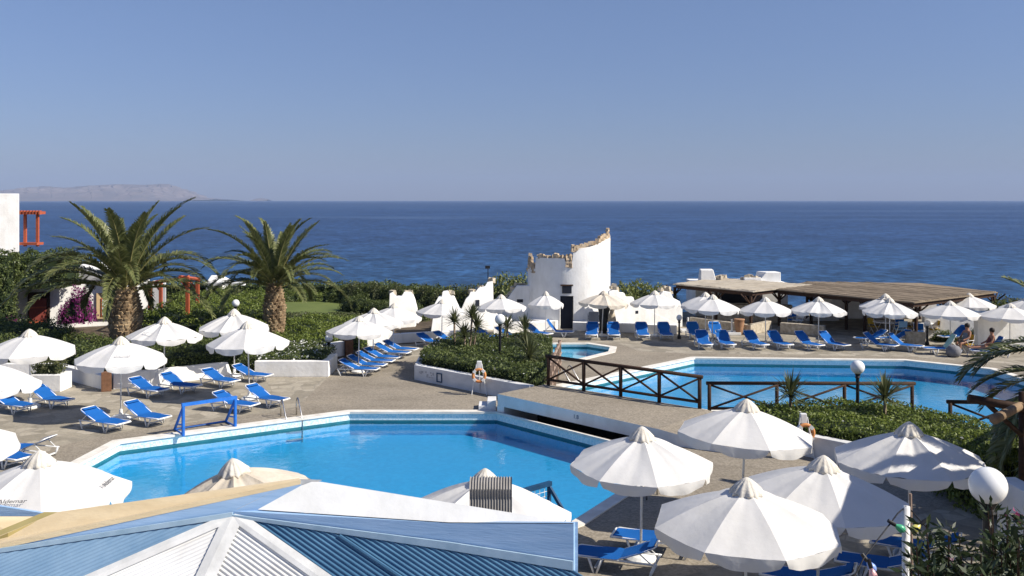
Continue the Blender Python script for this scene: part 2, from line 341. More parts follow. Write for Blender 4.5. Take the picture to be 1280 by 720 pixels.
def leaf_quads(pts, nrm, size, aspect=.55, spread=.9, rng=RNG):
    """one bent leaf-shaped quad per point, turned roughly along its outward direction"""
    n = len(pts); d = nrm + rng.normal(0, spread, (n, 3)); d /= np.linalg.norm(d, axis=1)[:, None] + 1e-9
    r = rng.normal(0, 1, (n, 3)); a = np.cross(d, r); a /= np.linalg.norm(a, axis=1)[:, None] + 1e-9
    b = np.cross(d, a); s = (size * rng.uniform(.6, 1.3, n))[:, None]
    V = np.stack([pts - a * s * .5, pts + b * s * aspect * .5 + d * s * .12, pts + a * s * .5, pts - b * s * aspect * .5 + d * s * .12], 1).reshape(-1, 3)
    return V, np.arange(n * 4).reshape(n, 4)
def lump(p, f=1.0, ph=0.0):
    x, y, z = p[:, 0] * f, p[:, 1] * f, p[:, 2] * f
    return (np.sin(1.7 * x + .9 * y + ph) * np.sin(1.3 * y - .8 * z + 1.1 + ph) + .6 * np.sin(3.1 * x - 2.2 * z + 2 * ph) * np.sin(2.9 * y + 1.7 * x + .4) + .4 * np.sin(5.3 * x + 4.1 * y) * np.sin(4.7 * z + 3.3 * y + ph)) / 1.6
def tri_fill(loops, z, name, mat):
    bm = bmesh.new(); es = []
    for lp in loops:
        vs = [bm.verts.new((p[0], p[1], z)) for p in lp]
        for i in range(len(vs)): es.append(bm.edges.new((vs[i], vs[(i + 1) % len(vs)])))
    bmesh.ops.triangle_fill(bm, use_beauty=True, edges=es, normal=(0, 0, 1))
    for f in bm.faces:
        if f.normal.z < 0: f.normal_flip()
    me = bpy.data.meshes.new(name); bm.to_mesh(me); bm.free(); me.materials.append(mat)
    o = bpy.data.objects.new(name, me); C.objects.link(o); return o
def offset_poly(poly, d):                   # d > 0 grows a counter-clockwise polygon; d may be one number per edge
    n = len(poly); out = []
    if isinstance(d, list):
        for i in range(n):
            a, b, c = (Vector(poly[(i + k) % n][:2]) for k in (-1, 0, 1)); e1 = (b - a).normalized(); e2 = (c - b).normalized(); n1 = Vector((e1.y, -e1.x)); n2 = Vector((e2.y, -e2.x)); dt = n1.x * n2.y - n1.y * n2.x
            out.append(b + Vector(((d[i - 1] * n2.y - d[i] * n1.y) / dt, (d[i] * n1.x - d[i - 1] * n2.x) / dt)))
        return out
    for i in range(n):
        a, b, c = (Vector(poly[(i + k) % n][:2]) for k in (-1, 0, 1))
        e1 = (b - a).normalized(); e2 = (c - b).normalized(); n1 = Vector((e1.y, -e1.x)); n2 = Vector((e2.y, -e2.x))
        m = (n1 + n2).normalized(); out.append(b + m * d / max(.35, m.dot(n1)))
    return out
def ccw(poly):
    a = sum(poly[i][0] * poly[(i + 1) % len(poly)][1] - poly[(i + 1) % len(poly)][0] * poly[i][1] for i in range(len(poly)))
    return [Vector(p[:2]) for p in (poly if a > 0 else poly[::-1])]

# ------------------------------------------------------------------ setting: sea, island, ground
SEA = -7.0
mb = MB(); n = 96; ringr = [30, 120, 400, 1500, 5000, 16000]
vs = [(0, 60, SEA)] + [(r * math.cos(2 * PI * k / n), 60 + r * math.sin(2 * PI * k / n), SEA) for r in ringr for k in range(n)]
fs = [(0, 1 + k, 1 + (k + 1) % n) for k in range(n)]
for i in range(len(ringr) - 1):
    for k in range(n): fs.append((1 + i * n + k, 1 + (i + 1) * n + k, 1 + (i + 1) * n + (k + 1) % n, 1 + i * n + (k + 1) % n))
struct(mb.add(vs, fs).build('sea', M['sea']))

def island(name, prof, Yd, depth, label=None):
    """ridge line in picture pixels at distance Yd, given real depth and gullies"""
    nx, ny = 140, 26; xs = np.linspace(prof[0][0], prof[-1][0], nx); top = np.interp(xs, [p[0] for p in prof], [p[1] for p in prof])
    mb = MB(); vs = []
    for j in range(ny):
        t = j / (ny - 1); prof_t = math.sin(PI * t) ** .7 if 0 < t < 1 else 0
        for i in range(nx):
            X = (xs[i] - 640) * Yd / F; hz = H - SEA + (HY - top[i]) * Yd / F
            gul = 1 - .42 * abs(math.sin(xs[i] * .22 + 2.2 * t + math.sin(xs[i] * .09) * 2)) * (1 - abs(2 * t - 1)) - .1 * abs(math.sin(xs[i] * .7 + t * 5))
            if abs(t - .5) < .03: gul = 1
            vs.append((X + 30 * math.sin(j * 2.1 + i), Yd + (t - .5) * depth, SEA - 2 + max(0, hz) * prof_t * gul))
    fs = [(j * nx + i, j * nx + i + 1, (j + 1) * nx + i + 1, (j + 1) * nx + i) for j in range(ny - 1) for i in range(nx - 1)]
    return struct(mb.add(vs, fs).build(name, M['island'], smooth=False))
island('island', [(-60, 250), (-20, 240), (10, 238.5), (35, 235), (60, 233.5), (80, 236), (110, 233), (150, 231), (185, 232), (205, 230.5), (218, 233), (226, 239), (232, 246), (250, 247.5), (270, 249.5)], 12000, 2600)
island('island_islet', [(318, 250.2), (326, 248.5), (334, 250.2)], 12600, 300)

pool_main = ccw([(-11.0, 26.9), (-11.15, 24.6), (-10.4, 20.6), (-6.5, 18.2), (-1.0, 17.9), (1.3, 20.2), (4.3, 25.3), (-.5, 30.7), (-5.19, 30.7)])
pool_far = ccw([(1.3, 34.5), (7.83, 41.2), (16.6, 40.6), (19.2, 38.5), (19.6, 33.0), (18.2, 28.6), (13.9, 28.4), (13.0, 30.9), (6.4, 30.9)])
pool_small = ccw([(1.5, 45.3), (3.55, 45.3), (4.55, 44.2), (4.35, 42.9), (2.7, 40.7), (1.2, 41.0)])
bridge_pit = ccw([(-.28, 30.62), (4.1, 25.82), (4.55, 26.5), (5.2, 28.4), (1.0, 31.6), (.2, 31.9)])
coast = [(-140, -40), (-140, 72), (-60, 70), (-22, 68.5), (-8, 68), (-3, 63), (0, 58.5), (10, 58), (14, 61), (24, 60), (34, 55), (60, 48), (110, 40), (110, -40)]
ground = struct(tri_fill([coast, pool_main, pool_far, pool_small, bridge_pit], 0, 'ground', M['flag']))
mb = MB(); n = len(coast); low = offset_poly(ccw(coast), 6.0); cc = ccw(coast)
mb.add([(p[0], p[1], 0) for p in cc] + [(p[0], p[1], SEA - 1) for p in low], [(i, n + i, n + (i + 1) % n, (i + 1) % n) for i in range(n)])
struct(mb.build('ground_bank', M['soil']))
apron = [G(*p)[:2] for p in [(40, 600), (65, 560), (175, 537), (368, 513), (412, 471), (425, 470), (525, 446), (545, 438), (600, 430), (690, 427), (775, 431), (800, 440), (860, 443), (1000, 445), (1140, 447), (1245, 457), (1320, 470)]]
apron += [(24, 30), (21, 26), (10, 21.5), (5.2, 18.5), (1, 16.2), (-7, 16.2), (-12, 19)]
struct(tri_fill([apron, offset_poly(pool_main, .06), offset_poly(pool_far, .1), offset_poly(pool_small, .1), offset_poly(bridge_pit, .005)], .004, 'pebble_paving', M['pebble']))
garden = [(-140, 35), (-30, 37.6), (-17.9, 37.2), (-14.6, 34.6), (-13.9, 34.9), (-11.0, 37.2), (-7.2, 37.2), (-7.0, 41), (-5.6, 45), (-2.5, 46.6), (-2.4, 50), (0, 56), (-3.4, 62.6), (-8.2, 67.6), (-22, 68.1), (-60, 69.5), (-140, 71)]
struct(tri_fill([garden], .006, 'garden_soil', M['soil']))
lawn = [G(*p)[:2] for p in [(300, 396), (450, 396), (462, 384), (455, 377), (300, 377)]]
struct(tri_fill([lawn], .012, 'lawn', M['lawn']))

def pool(name, poly, depth, wl, floor_mat, widths=None):
    n = len(poly); mb = MB()
    def ringz(p, z): return [(q[0], q[1], z) for q in p]
    zs = [-.002, wl + .06, wl - .07, -depth]
    V = sum([ringz(poly, z) for z in zs], []); k = len(zs)
    fs = []; mi = []
    for j in range(k - 1):
        for i in range(n): mb.add([V[j * n + i], V[j * n + (i + 1) % n], V[(j + 1) * n + (i + 1) % n], V[(j + 1) * n + i]], [(3, 2, 1, 0)], j)
    mb.add(ringz(poly, -depth), [tuple(range(n))], 2)
    struct(mb.build(name + '_basin', [M['tile_band'], M['tile_line'], floor_mat]))
    outer = offset_poly(poly, widths or .27); inn = offset_poly(poly, -.05); mb = MB()
    V = ringz(inn, .035) + ringz(outer, .035) + ringz(inn, -.03) + ringz(outer, -.03)
    for i in range(n):
        j = (i + 1) % n
        mb.add(V, [(i, n + i, n + j, j), (i, j, 2 * n + j, 2 * n + i), (n + i, 3 * n + i, 3 * n + j, n + j), (2 * n + i, 2 * n + j, 3 * n + j, 3 * n + i)])
    struct(mb.build(name + '_coping', M['coping']))
    struct(MB().add(ringz(offset_poly(poly, .001), wl), [tuple(range(n))]).build(name + '_water', M['water']))
pool('swimming_pool', pool_main, .72, -.30, M['tile_pool'], [.03 if (Vector(pool_main[i]) - Vector((4.3, 25.3))).length < .01 else .27 for i in range(len(pool_main))])
pool('far_pool', pool_far, .72, -.28, M['tile_pool'])
pool('paddling_pool', pool_small, .5, -.18, M['tile_pale'])

# ------------------------------------------------------------------ bridge between the pools, with its fence
br = empty('pool_bridge', (2, 29, 0), 0, 'flat white-sided bridge with pebble deck crossing the gap between the two pools', 'bridge')
def sub(o, part): o.parent = part; return o   # a piece of a part, built in the same place
def par(o, root):                           # parent keeping world placement
    o.parent = root; o.matrix_parent_inverse = Matrix.Translation(root.location).inverted() if root.rotation_euler.z == 0 else root.matrix_basis.inverted(); return o
F0 = Vector((-.46, 30.7)); F1 = Vector((4.1, 26.8)); B0 = Vector((1.15, 32.35)); B1 = Vector((5.95, 29.3))
def deckz(t): return .60 - .20 * t
mb = MB(); ns = 10
for k in range(ns):
    t0, t1 = k / ns, (k + 1) / ns; a, b = F0.lerp(F1, t0), F0.lerp(F1, t1); c, d = B0.lerp(B1, t1), B0.lerp(B1, t0)
    z0, z1 = deckz(t0), deckz(t1); h = .37
    mb.add([(*a, z0), (*b, z1), (*c, z1), (*d, z0), (*a, z0 - h), (*b, z1 - h), (*c, z1 - h), (*d, z0 - h)], [(0, 1, 2, 3)], 1)
    mb.add([(*a, z0), (*b, z1), (*c, z1), (*d, z0), (*a, z0 - h), (*b, z1 - h), (*c, z1 - h), (*d, z0 - h)], [(0, 4, 5, 1), (2, 6, 7, 3), (4, 7, 6, 5)] + ([(0, 3, 7, 4)] if k == 0 else []) + ([(1, 5, 6, 2)] if k == ns - 1 else []), 0)
par(mb.build('deck_slab', [M['wall'], M['pebble']]), br)
dv = (F1 - F0).normalized(); nv = Vector((-dv.y, dv.x))
ab = MB(); a = F0 - nv * .002; ab.prism([a - dv * .02, a + dv * .26, B0 + dv * .26, B0 - dv * .02], -.55, .222)
par(ab.build('abutment', M['wall']), br)
rp = MB(); e0, e1 = Vector((6.6, 25.2)), Vector((7.5, 28.4))         # ramp from the bridge down to the paving
rp.add([(*F1, .40), (*e0, .012), (*e1, .012), (*B1, .40), (*F1, -.02), (*e0, -.02), (*e1, -.02), (*B1, -.02)], [(0, 1, 2, 3)], 1)
rp.add([(*F1, .40), (*e0, .012), (*e1, .012), (*B1, .40), (*F1, -.02), (*e0, -.02), (*e1, -.02), (*B1, -.02)], [(0, 4, 5, 1), (1, 5, 6, 2), (2, 6, 7, 3), (0, 3, 7, 4)], 0)
par(rp.build('ramp', [M['wall'], M['pebble']]), br)
st = MB()
for k in range(2): st.box((F0.x - .20 - .28 * k, F0.y + .62, (.32 - .16 * k) / 2 + .001), (.28, .75, .32 - .16 * k), 0)
par(st.build('side_steps', M['plaster_dirty'], bevel=.01), br)
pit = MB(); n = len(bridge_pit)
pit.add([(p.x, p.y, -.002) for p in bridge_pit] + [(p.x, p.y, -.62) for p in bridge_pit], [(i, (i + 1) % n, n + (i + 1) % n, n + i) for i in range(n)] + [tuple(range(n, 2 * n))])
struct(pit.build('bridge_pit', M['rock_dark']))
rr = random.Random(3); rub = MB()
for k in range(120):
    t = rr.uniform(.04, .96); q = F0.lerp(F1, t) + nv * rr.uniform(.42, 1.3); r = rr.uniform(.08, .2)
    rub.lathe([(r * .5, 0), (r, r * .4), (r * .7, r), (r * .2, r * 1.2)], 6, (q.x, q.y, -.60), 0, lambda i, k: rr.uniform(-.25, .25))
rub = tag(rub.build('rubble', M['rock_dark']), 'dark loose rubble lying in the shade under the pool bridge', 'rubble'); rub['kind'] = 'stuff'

def log_fence(name, pts, zs, hh, label, mat, npan, group=None, posts_double=True):
    """posts with a top rail, a low rail and an X brace in every bay"""
    root = empty(name, (pts[0][0], pts[0][1], zs[0]), 0, label, 'fence', group); A, B = Vector((*pts[0][:2], zs[0])), Vector((*pts[1][:2], zs[1]))
    top = MB().tube([A + Vector((0, 0, hh)) - (B - A).normalized() * .1, B + Vector((0, 0, hh)) + (B - A).normalized() * .1], .058, 8); par(top.build('top_rail', mat, smooth=True), root)
    low = MB().tube([A + Vector((0, 0, .2)), B + Vector((0, 0, .2))], .045, 8); par(low.build('low_rail', mat, smooth=True), root)
    for k in range(npan + 1):
        p = A.lerp(B, k / npan); par(MB().tube([p, p + Vector((0, 0, hh - .02))], .06, 8).build('post', mat, smooth=True), root)
    for k in range(npan):
        p, q = A.lerp(B, k / npan), A.lerp(B, (k + 1) / npan); u = Vector((0, 0, .2)); v = Vector((0, 0, hh - .05)); sd = (q - p).cross(Vector((0, 0, 1))).normalized() * .03
        x = MB().tube([p + u + sd, q + v + sd], .035, 6).tube([p + v - sd, q + u - sd], .035, 6); par(x.build('cross_brace', mat, smooth=True), root)
    return root
log_fence('log_fence', [(1.22, 32.15), (5.75, 29.42)], [.585, .405], .98, 'dark log fence with four crossed bays along the far side of the bridge', M['wood_dark'], 4)
log_fence('log_fence', [(6.25, 30.4), (12.65, 30.35)], [0, 0], 1.0, 'dark log fence behind the trimmed hedge, edging the far pool', M['wood_dark'], 3)
log_fence('log_fence', [(12.6, 27.6), (16.5, 27.3)], [0, 0], 1.0, 'short grey log fence between right hedge and the drooping palm', M['wood_dark'], 2)
root = empty('plank_fence', (1.45, 33.2, 0), 0, 'sun-bleached plank fence running away from the corner of the bridge fence', 'fence')
for k in range(6):
    y = 32.9 + k * 1.05; x = 1.32 + k * .115
    par(MB().box((x, y, .62), (.12, .12, 1.24), 0).build('post', M['wood_pale'], bevel=.01), root)
for zz in (1.16, .7, .3):
    par(MB().tube([(1.26, 32.5, zz + .02), (1.95, 38.4, zz)], .05, 6).build('rail', M['wood_pale']), root)

# ------------------------------------------------------------------ planters and low walls
def wall_run(mb, pts, zt, th=.3, z0=0):
    for a, b in zip(pts[:-1], pts[1:]):
        a, b = Vector(a[:2]), Vector(b[:2]); d = (b - a).normalized(); nn = Vector((-d.y, d.x)) * th
        mb.prism([a, b, b + nn, a + nn], z0, zt)
pw = MB(); pA, pB = Vector((-3.7, 36.3)), Vector((.55, 32.15)); wall_run(pw, [pA, pB], .57, .28)
wall_run(pw, [(-3.72, 38.4), (-3.70, 36.62)], .563, .26)
root = empty('planter_wall', (pA.x, pA.y, 0), 0, 'low white planter wall with faded pictograms beside the pool deck', 'wall')
par(pw.build('wall_body', M['plaster_dirty'], bevel=.015), root)
dd = (pB - pA).normalized(); fn = Vector((dd.y, -dd.x))
def on_wall(t, z): q = pA + dd * t + fn * .012; return Vector((q.x, q.y, z))
fr = MB()
for (t0, t1, za, zb) in ((1.30, 1.345, .1, .44), (1.555, 1.60, .1, .44), (1.345, 1.555, .1, .14), (1.345, 1.555, .40, .44)):
    fr.extrude([on_wall(t0, za), on_wall(t1, za), on_wall(t1, zb), on_wall(t0, zb)], (fn * .015).to_3d())
par(fr.build('notice_frame', M['dark_blue_paint']), root)
pc = MB(); rr = random.Random(5)
for c0 in (.42, .74, 1.02):
    for k in range(5):
        t = c0 + rr.uniform(-.09, .09); z = .33 + rr.uniform(-.06, .06); s = rr.uniform(.02, .04)
        pc.extrude([on_wall(t - s, z - s * .6), on_wall(t + s, z - s), on_wall(t + s * .8, z + s), on_wall(t - s, z + s * .7)], (fn * .004).to_3d())
for t0 in (.70, .85, 1.0): pc.extrude([on_wall(t0, .2), on_wall(t0 + .1, .2), on_wall(t0 + .1, .225), on_wall(t0, .225)], (fn * .004).to_3d())
par(pc.build('painted_pictogram', M['ink_pale']), root)
struct(MB().prism([(-3.5, 36.4), (.5, 32.5), (1.3, 33.4), (1.8, 42.2), (-2.4, 42.8), (-3.6, 38.5)], .003, .35).build('planter_soil', M['soil']))

pw = MB(); wall_run(pw, [(7.25, 26.0), (10.3, 22.75), (13.2, 22.5)], .57, .28)
tag(pw.build('planter_wall', M['plaster_dirty'], bevel=.015), 'low white planter wall in shade below the trimmed hedge', 'wall')

pw = MB(); wall_run(pw, [(-21, 36.9), (-17.6, 36.9), (-14.62, 34.35)], .5, .3)
tag(pw.build('garden_wall', M['wall'], bevel=.015), 'low white wall slanting back from the brown brick pier', 'wall')
pw = MB(); wall_run(pw, [(-14.3, 34.45), (-11.1, 36.75)], .55, .3)
for t in (.33, .97):
    q = Vector((-14.3, 34.45)).lerp(Vector((-11.1, 36.75)), t); pw.add([(q.x, q.y - .02, 0), (q.x + .5, q.y - .35, 0), (q.x + .5, q.y + .1, .0), (q.x, q.y + .3, 0), (q.x, q.y - .02, .56), (q.x + .25, q.y + .05, .56), (q.x + .25, q.y + .3, .56), (q.x, q.y + .3, .56)], [(0, 1, 5, 4), (1, 2, 6, 5), (2, 3, 7, 6), (3, 0, 4, 7), (4, 5, 6, 7)])
tag(pw.build('garden_wall', M['wall'], bevel=.01), 'low white wall with two sloping buttresses behind the left loungers', 'wall')
pw = MB(); wall_run(pw, [(-9.9, 36.9), (-7.05, 36.9)], .6, .3); wall_run(pw, [(-7.053, 37.21), (-7.053, 38.8)], .597, .3)
tag(pw.build('garden_wall', M['wall'], bevel=.015), 'low white wall topped with white flowers near the bollard lamp', 'wall')
pw = MB(); wall_run(pw, [(-8.8, 39.6), (-7.3, 42.0)], .62, .3)
tag(pw.build('garden_wall', M['wall'], bevel=.015), 'short white wall rising to a brown brick pier behind the bollard lamp', 'wall')
pw = MB(); wall_run(pw, [(-6.85, 44.4), (-5.2, 45.6), (-4, 46.1), (-1.2, 46.9)], .45, .3)
tag(pw.build('garden_wall', M['wall'], bevel=.015), 'low white wall behind the row of parallel blue loungers', 'wall')
for loc, lab in (((-14.45, 34.2), 'brown brick pier at the corner of the left garden walls'), ((-7.15, 42.0), 'brown brick pier at the end of the short white wall')):
    tag(MB().box((loc[0], loc[1], .34), (.34, .34, .68), .4).build('brick_pier', M['brick'], bevel=.01), lab, 'pier')
root = empty('planter_box', (*G(76, 489)[:2], 0), 0, 'square white planter box with a leafy bush beside the left parasol', 'planter')
par(MB().box((*G(62, 488)[:2], .3), (1.2, .9, .6), .0).build('box', M['wall'], bevel=.02), root)

# ------------------------------------------------------------------ ruined tower and its side walls
def stones(root, pts, mat, r0=.16, seed=1, name='rim_stone'):
    rr = random.Random(seed)
    for p in pts:
        r = r0 * rr.uniform(.6, 1.35); a = rr.uniform(0, 6); k = rr.uniform(.7, 1.1)
        vs = [Vector(p) + Matrix.Rotation(a, 3, 'Z') @ Vector((x * r * rr.uniform(.8, 1.2), y * r * rr.uniform(.7, 1.1), z * r * k * rr.uniform(.8, 1.15))) for x, y, z in
              ((-1, -.6, -.8), (.9, -.8, -.8), (1, .7, -.8), (-.8, .9, -.8), (-.7, -.7, .6), (.6, -.8, .8), (.8, .6, .6), (-.8, .6, .8))]
        par(MB().add(vs, [(3, 2, 1, 0), (4, 5, 6, 7), (0, 1, 5, 4), (1, 2, 6, 5), (2, 3, 7, 6), (3, 0, 4, 7)]).build(name, M[mat]), root)
TY = 52.85; TX = 3.13; TR = 2.27
tw = empty('ruined_tower', (TX, TY - 0, 0), 0, 'round whitewashed ruined tower with a broken rising rim of stones', 'tower')
def tower_h(th):                            # th degrees, 180 left, 270 front, 360 right
    pts = [(0, 4.80), (25, 4.0), (60, 3.4), (100, 3.0), (150, 2.9), (176, 3.2), (180, 3.15), (214, 3.1), (215, 3.72), (262, 3.72), (264, 3.3), (270, 3.3), (272, 4.05), (280, 4.24), (297, 4.32), (311, 4.46), (322, 4.60), (333, 4.68), (348, 4.72), (350, 4.84), (360, 4.84)]
    return float(np.interp(th, [p[0] for p in pts], [p[1] for p in pts]))
mb = MB(); angs = sorted(set(list(range(0, 360, 4)) + [214, 215, 262, 264, 270, 272, 278, 349, 350, 359.9]))
DA0, DA1 = math.degrees(math.acos((P(700, 400, TY - TR).x - TX) / TR)), math.degrees(math.acos((P(717, 400, TY - TR).x - TX) / TR))
d0, d1 = 360 - DA0, 360 - DA1
angs = sorted([a for a in angs if not d0 < a < d1] + [d0 + (d1 - d0) * k / 6 for k in range(6)] + [d1])
ti = TR - .38
for i in range(len(angs)):
    a, b = angs[i], angs[(i + 1) % len(angs)]; ha, hb = tower_h(a), tower_h(b); ca, sa, cb, sb = math.cos(R(a)), math.sin(R(a)), math.cos(R(b)), math.sin(R(b))
    zb = 0
    if d0 - 1e-6 < a < d1 - 1e-3: zb = 1.74
    o = [(TX + TR * ca, TY + TR * sa, zb), (TX + TR * cb, TY + TR * sb, zb), (TX + TR * cb, TY + TR * sb, hb), (TX + TR * ca, TY + TR * sa, ha), (TX + ti * ca, TY + ti * sa, zb), (TX + ti * cb, TY + ti * sb, zb), (TX + ti * cb, TY + ti * sb, hb), (TX + ti * ca, TY + ti * sa, ha)]
    fs = [(0, 1, 2, 3), (5, 4, 7, 6), (3, 2, 6, 7)]
    if zb: fs += [(0, 4, 5, 1)]
    if abs(a - d1) < 1e-6: fs += [(0, 3, 7, 4)]
    if abs(b - d0) < 1e-6: fs += [(1, 5, 6, 2)]
    mb.add(o, fs)
par(mb.build('tower_wall', M['wall']), tw)
st = MB(); pts = []
rr = random.Random(11)
def tp(th, z, r=TR - .15): return (TX + r * math.cos(R(th)), TY + r * math.sin(R(th)), z)
for th in np.arange(183, 212, 4.0):
    for z in np.arange(3.0, 3.95 - (th - 183) * .022, .2): pts.append(tp(th, z + rr.uniform(-.05, .05), TR - .12))
for th in np.arange(215, 264, 4.2): pts.append(tp(th, 3.78 + rr.uniform(-.03, .05))); 
for z in (3.35, 3.55, 3.75, 3.9): pts += [tp(264, z, TR - .1), tp(269, z, TR - .1)]
for th in np.arange(273, 348, 3.6): pts.append(tp(th, tower_h(th) + .08 + rr.uniform(-.02, .10)))
for th in np.arange(318, 334, 4): pts.append(tp(th, tower_h(th) + .24))
for z in (4.70, 4.86, 5.02, 5.16): pts += [tp(350, z), tp(356, z)]
pts.append(tp(273, 4.35))
stones(tw, pts, 'stone', .135, 2)
dq = P(708.5, 412, TY - TR)
par(MB().box((dq.x, TY - TR + .26, .86), (.80, .06, 1.74), .1).build('door', M['navy']), tw)
wq = P(708.5, 365, TY - TR)
wn = MB(); wn.box((wq.x, TY - TR + .02, 2.08), (.5, .12, .40), .08); par(wn.build('window', M['navy']), tw)
ln = MB(); ln.box((wq.x, TY - TR + .0, 2.31), (.66, .14, .07), .08); par(ln.build('lintel', M['wood_dark']), tw)
bn = MB()
for a in range(196, 360, 4):
    if d0 - 6 < a < d1 + 4: continue
    b = a + 4; q = [(TX + r * math.cos(R(k)), TY + r * math.sin(R(k))) for r, k in ((TR + .02, a), (TR + .5, a), (TR + .5, b), (TR + .02, b))]; bn.prism(q, 0, .45)
par(bn.build('bench', M['wall']), tw)

def ruin(name, outline, Y, th, label, holes=(), stonepts=(), mat='wall', turn=.0):
    xm = sum(p[0] for p in outline) / len(outline)
    def PP(x, y): return P(x, y, Y + turn * (x - xm) * Y / F)
    root = empty(name, (P(outline[0][0], 414, Y).x, Y, 0), 0, label, 'wall')
    mb = MB(); pts = [PP(x, y) for x, y in outline]; base = [p if p.z > .15 else Vector((p.x, p.y, -.01)) for p in pts]
    mb.extrude(base, (0, th, 0)); par(mb.build('wall_body', M[mat], bevel=.03), root)
    for (x0, y0, x1, y1) in holes:
        a, b = PP(x0, y0), PP(x1, y1); par(MB().box(((a.x + b.x) / 2, (a.y + b.y) / 2 + .02, (a.z + b.z) / 2), ((b.x - a.x) * 1.1, .08, a.z - b.z), math.atan(turn)).build('window', M['navy']), root)
    if stonepts:
        stones(root, [PP(x, y) + Vector((0, th * .5, 0)) for x, y in stonepts], 'stone_pale', .15, 4)
    return root
ruin('ruined_wall', [(484, 425), (486, 392), (487, 368), (491, 366), (494, 372), (502, 371), (505, 366), (514, 366), (518, 376), (521, 388), (519, 425)], 51, .5, 'jagged white ruin fragment behind the overlapping parasols, beside the hedge', (), [(507, 366), (512, 366), (490, 367)], turn=.6)
ruin('ruined_wall', [(538, 425), (541, 398), (543, 381), (548, 372), (552, 372), (553, 366), (560, 365), (562, 371), (567, 372), (571, 381), (576, 389), (582, 375), (586, 371), (588, 366), (594, 366), (598, 361), (606, 359), (609, 354), (616, 352.5), (616.5, 384), (622, 396), (640, 401), (640, 425)], 49.5, .6, 'long jagged white ruin wall between the two spiky yucca clumps', [(594, 376, 599, 384)], [(562, 366), (564, 367), (590, 366), (599, 361), (603, 360), (612, 353), (614, 352)], turn=.55)
ruin('ruined_wall', [(617, 425), (617, 392), (624, 388), (634, 375), (640, 366), (646, 358), (664, 358), (664, 425)], 52.2, .6, 'shaded white ruin wall joined to the left of the round tower', [(646.5, 375, 653.5, 379)], [(634, 372), (638, 368), (642, 362), (645, 357), (650, 357), (656, 357)])
ruin('ruined_wall', [(761, 425), (761, 366), (766, 364), (772, 364), (774, 367), (781, 368), (782.5, 373), (792, 373), (793.5, 379), (806, 379.5), (807, 386), (815, 387), (820, 380), (824, 371), (829, 365), (838, 366), (842, 374), (850, 378), (853, 388), (853, 425)], 50.6, .6, 'stepped white ruin wall between the round tower and the reed pergola', [(794, 382, 797.5, 385), (794, 389.5, 797.5, 393)], [(765, 361), (768, 358), (770, 363), (823, 369), (827, 363), (831, 360), (835, 363), (839, 367)], turn=.45)
bw = MB(); bw.prism([P(617, 412, 48.5)[:2], P(690, 412, 49.9)[:2], P(690, 412, 50.4)[:2], P(617, 412, 49.4)[:2]], 0, .5)
tag(bw.build('masonry_bench', M['wall'], bevel=.02), 'long white masonry bench left of the tower door', 'bench')
bw = MB(); bw.prism([P(716, 412, 49.9)[:2], P(846, 412, 48.6)[:2], P(846, 412, 49.2)[:2], P(716, 412, 50.4)[:2]], 0, .45)
tag(bw.build('masonry_bench', M['wall'], bevel=.02), 'long white masonry bench right of the tower door', 'bench')
root = empty('draped_stand', (*G(756, 417)[:2], 0), 0, 'dark draped stand beside the tower under the beige parasol', 'stand')
c = G(755, 417); mb = MB().lathe([(.24, 0), (.22, .5), (.24, 1.0), (.32, 1.3), (.26, 1.45), (.1, 1.55)], 12, c, wob=lambda i, k: .1 * math.sin(k * 2.1 + i)); par(mb.build('cover', M['black_cloth'], smooth=True), root)
c = G(765, 418); tag(MB().lathe([(.12, 0), (.20, .3), (.22, .7), (.14, 1.0), (.10, 1.15), (.15, 1.22)], 14, c).build('tall_urn', M['stone_pale'], smooth=True), 'tall cream urn next to the dark draped stand', 'urn')
c = G(924, 419.5); tag(MB().lathe([(.13, 0), (.16, .1), (.26, .6), (.24, .72), (.28, .75), (.28, .8), (.22, .8)], 16, c).build('terracotta_pot', M['terracotta'], smooth=True), 'tall terracotta pot standing by the pergola stone wall', 'pot')
root = empty('weather_vane', P(610, 372, 60), 0, 'thin dark mast with a small vane above the ruin wall', 'mast')
c = P(610, 372, 60); par(MB().tube([c, P(610, 336, 60)], .03, 6).build('mast', M['black']), root); par(MB().box(P(609.5, 335, 60), (.3, .05, .18), .3).build('vane', M['black']), root)

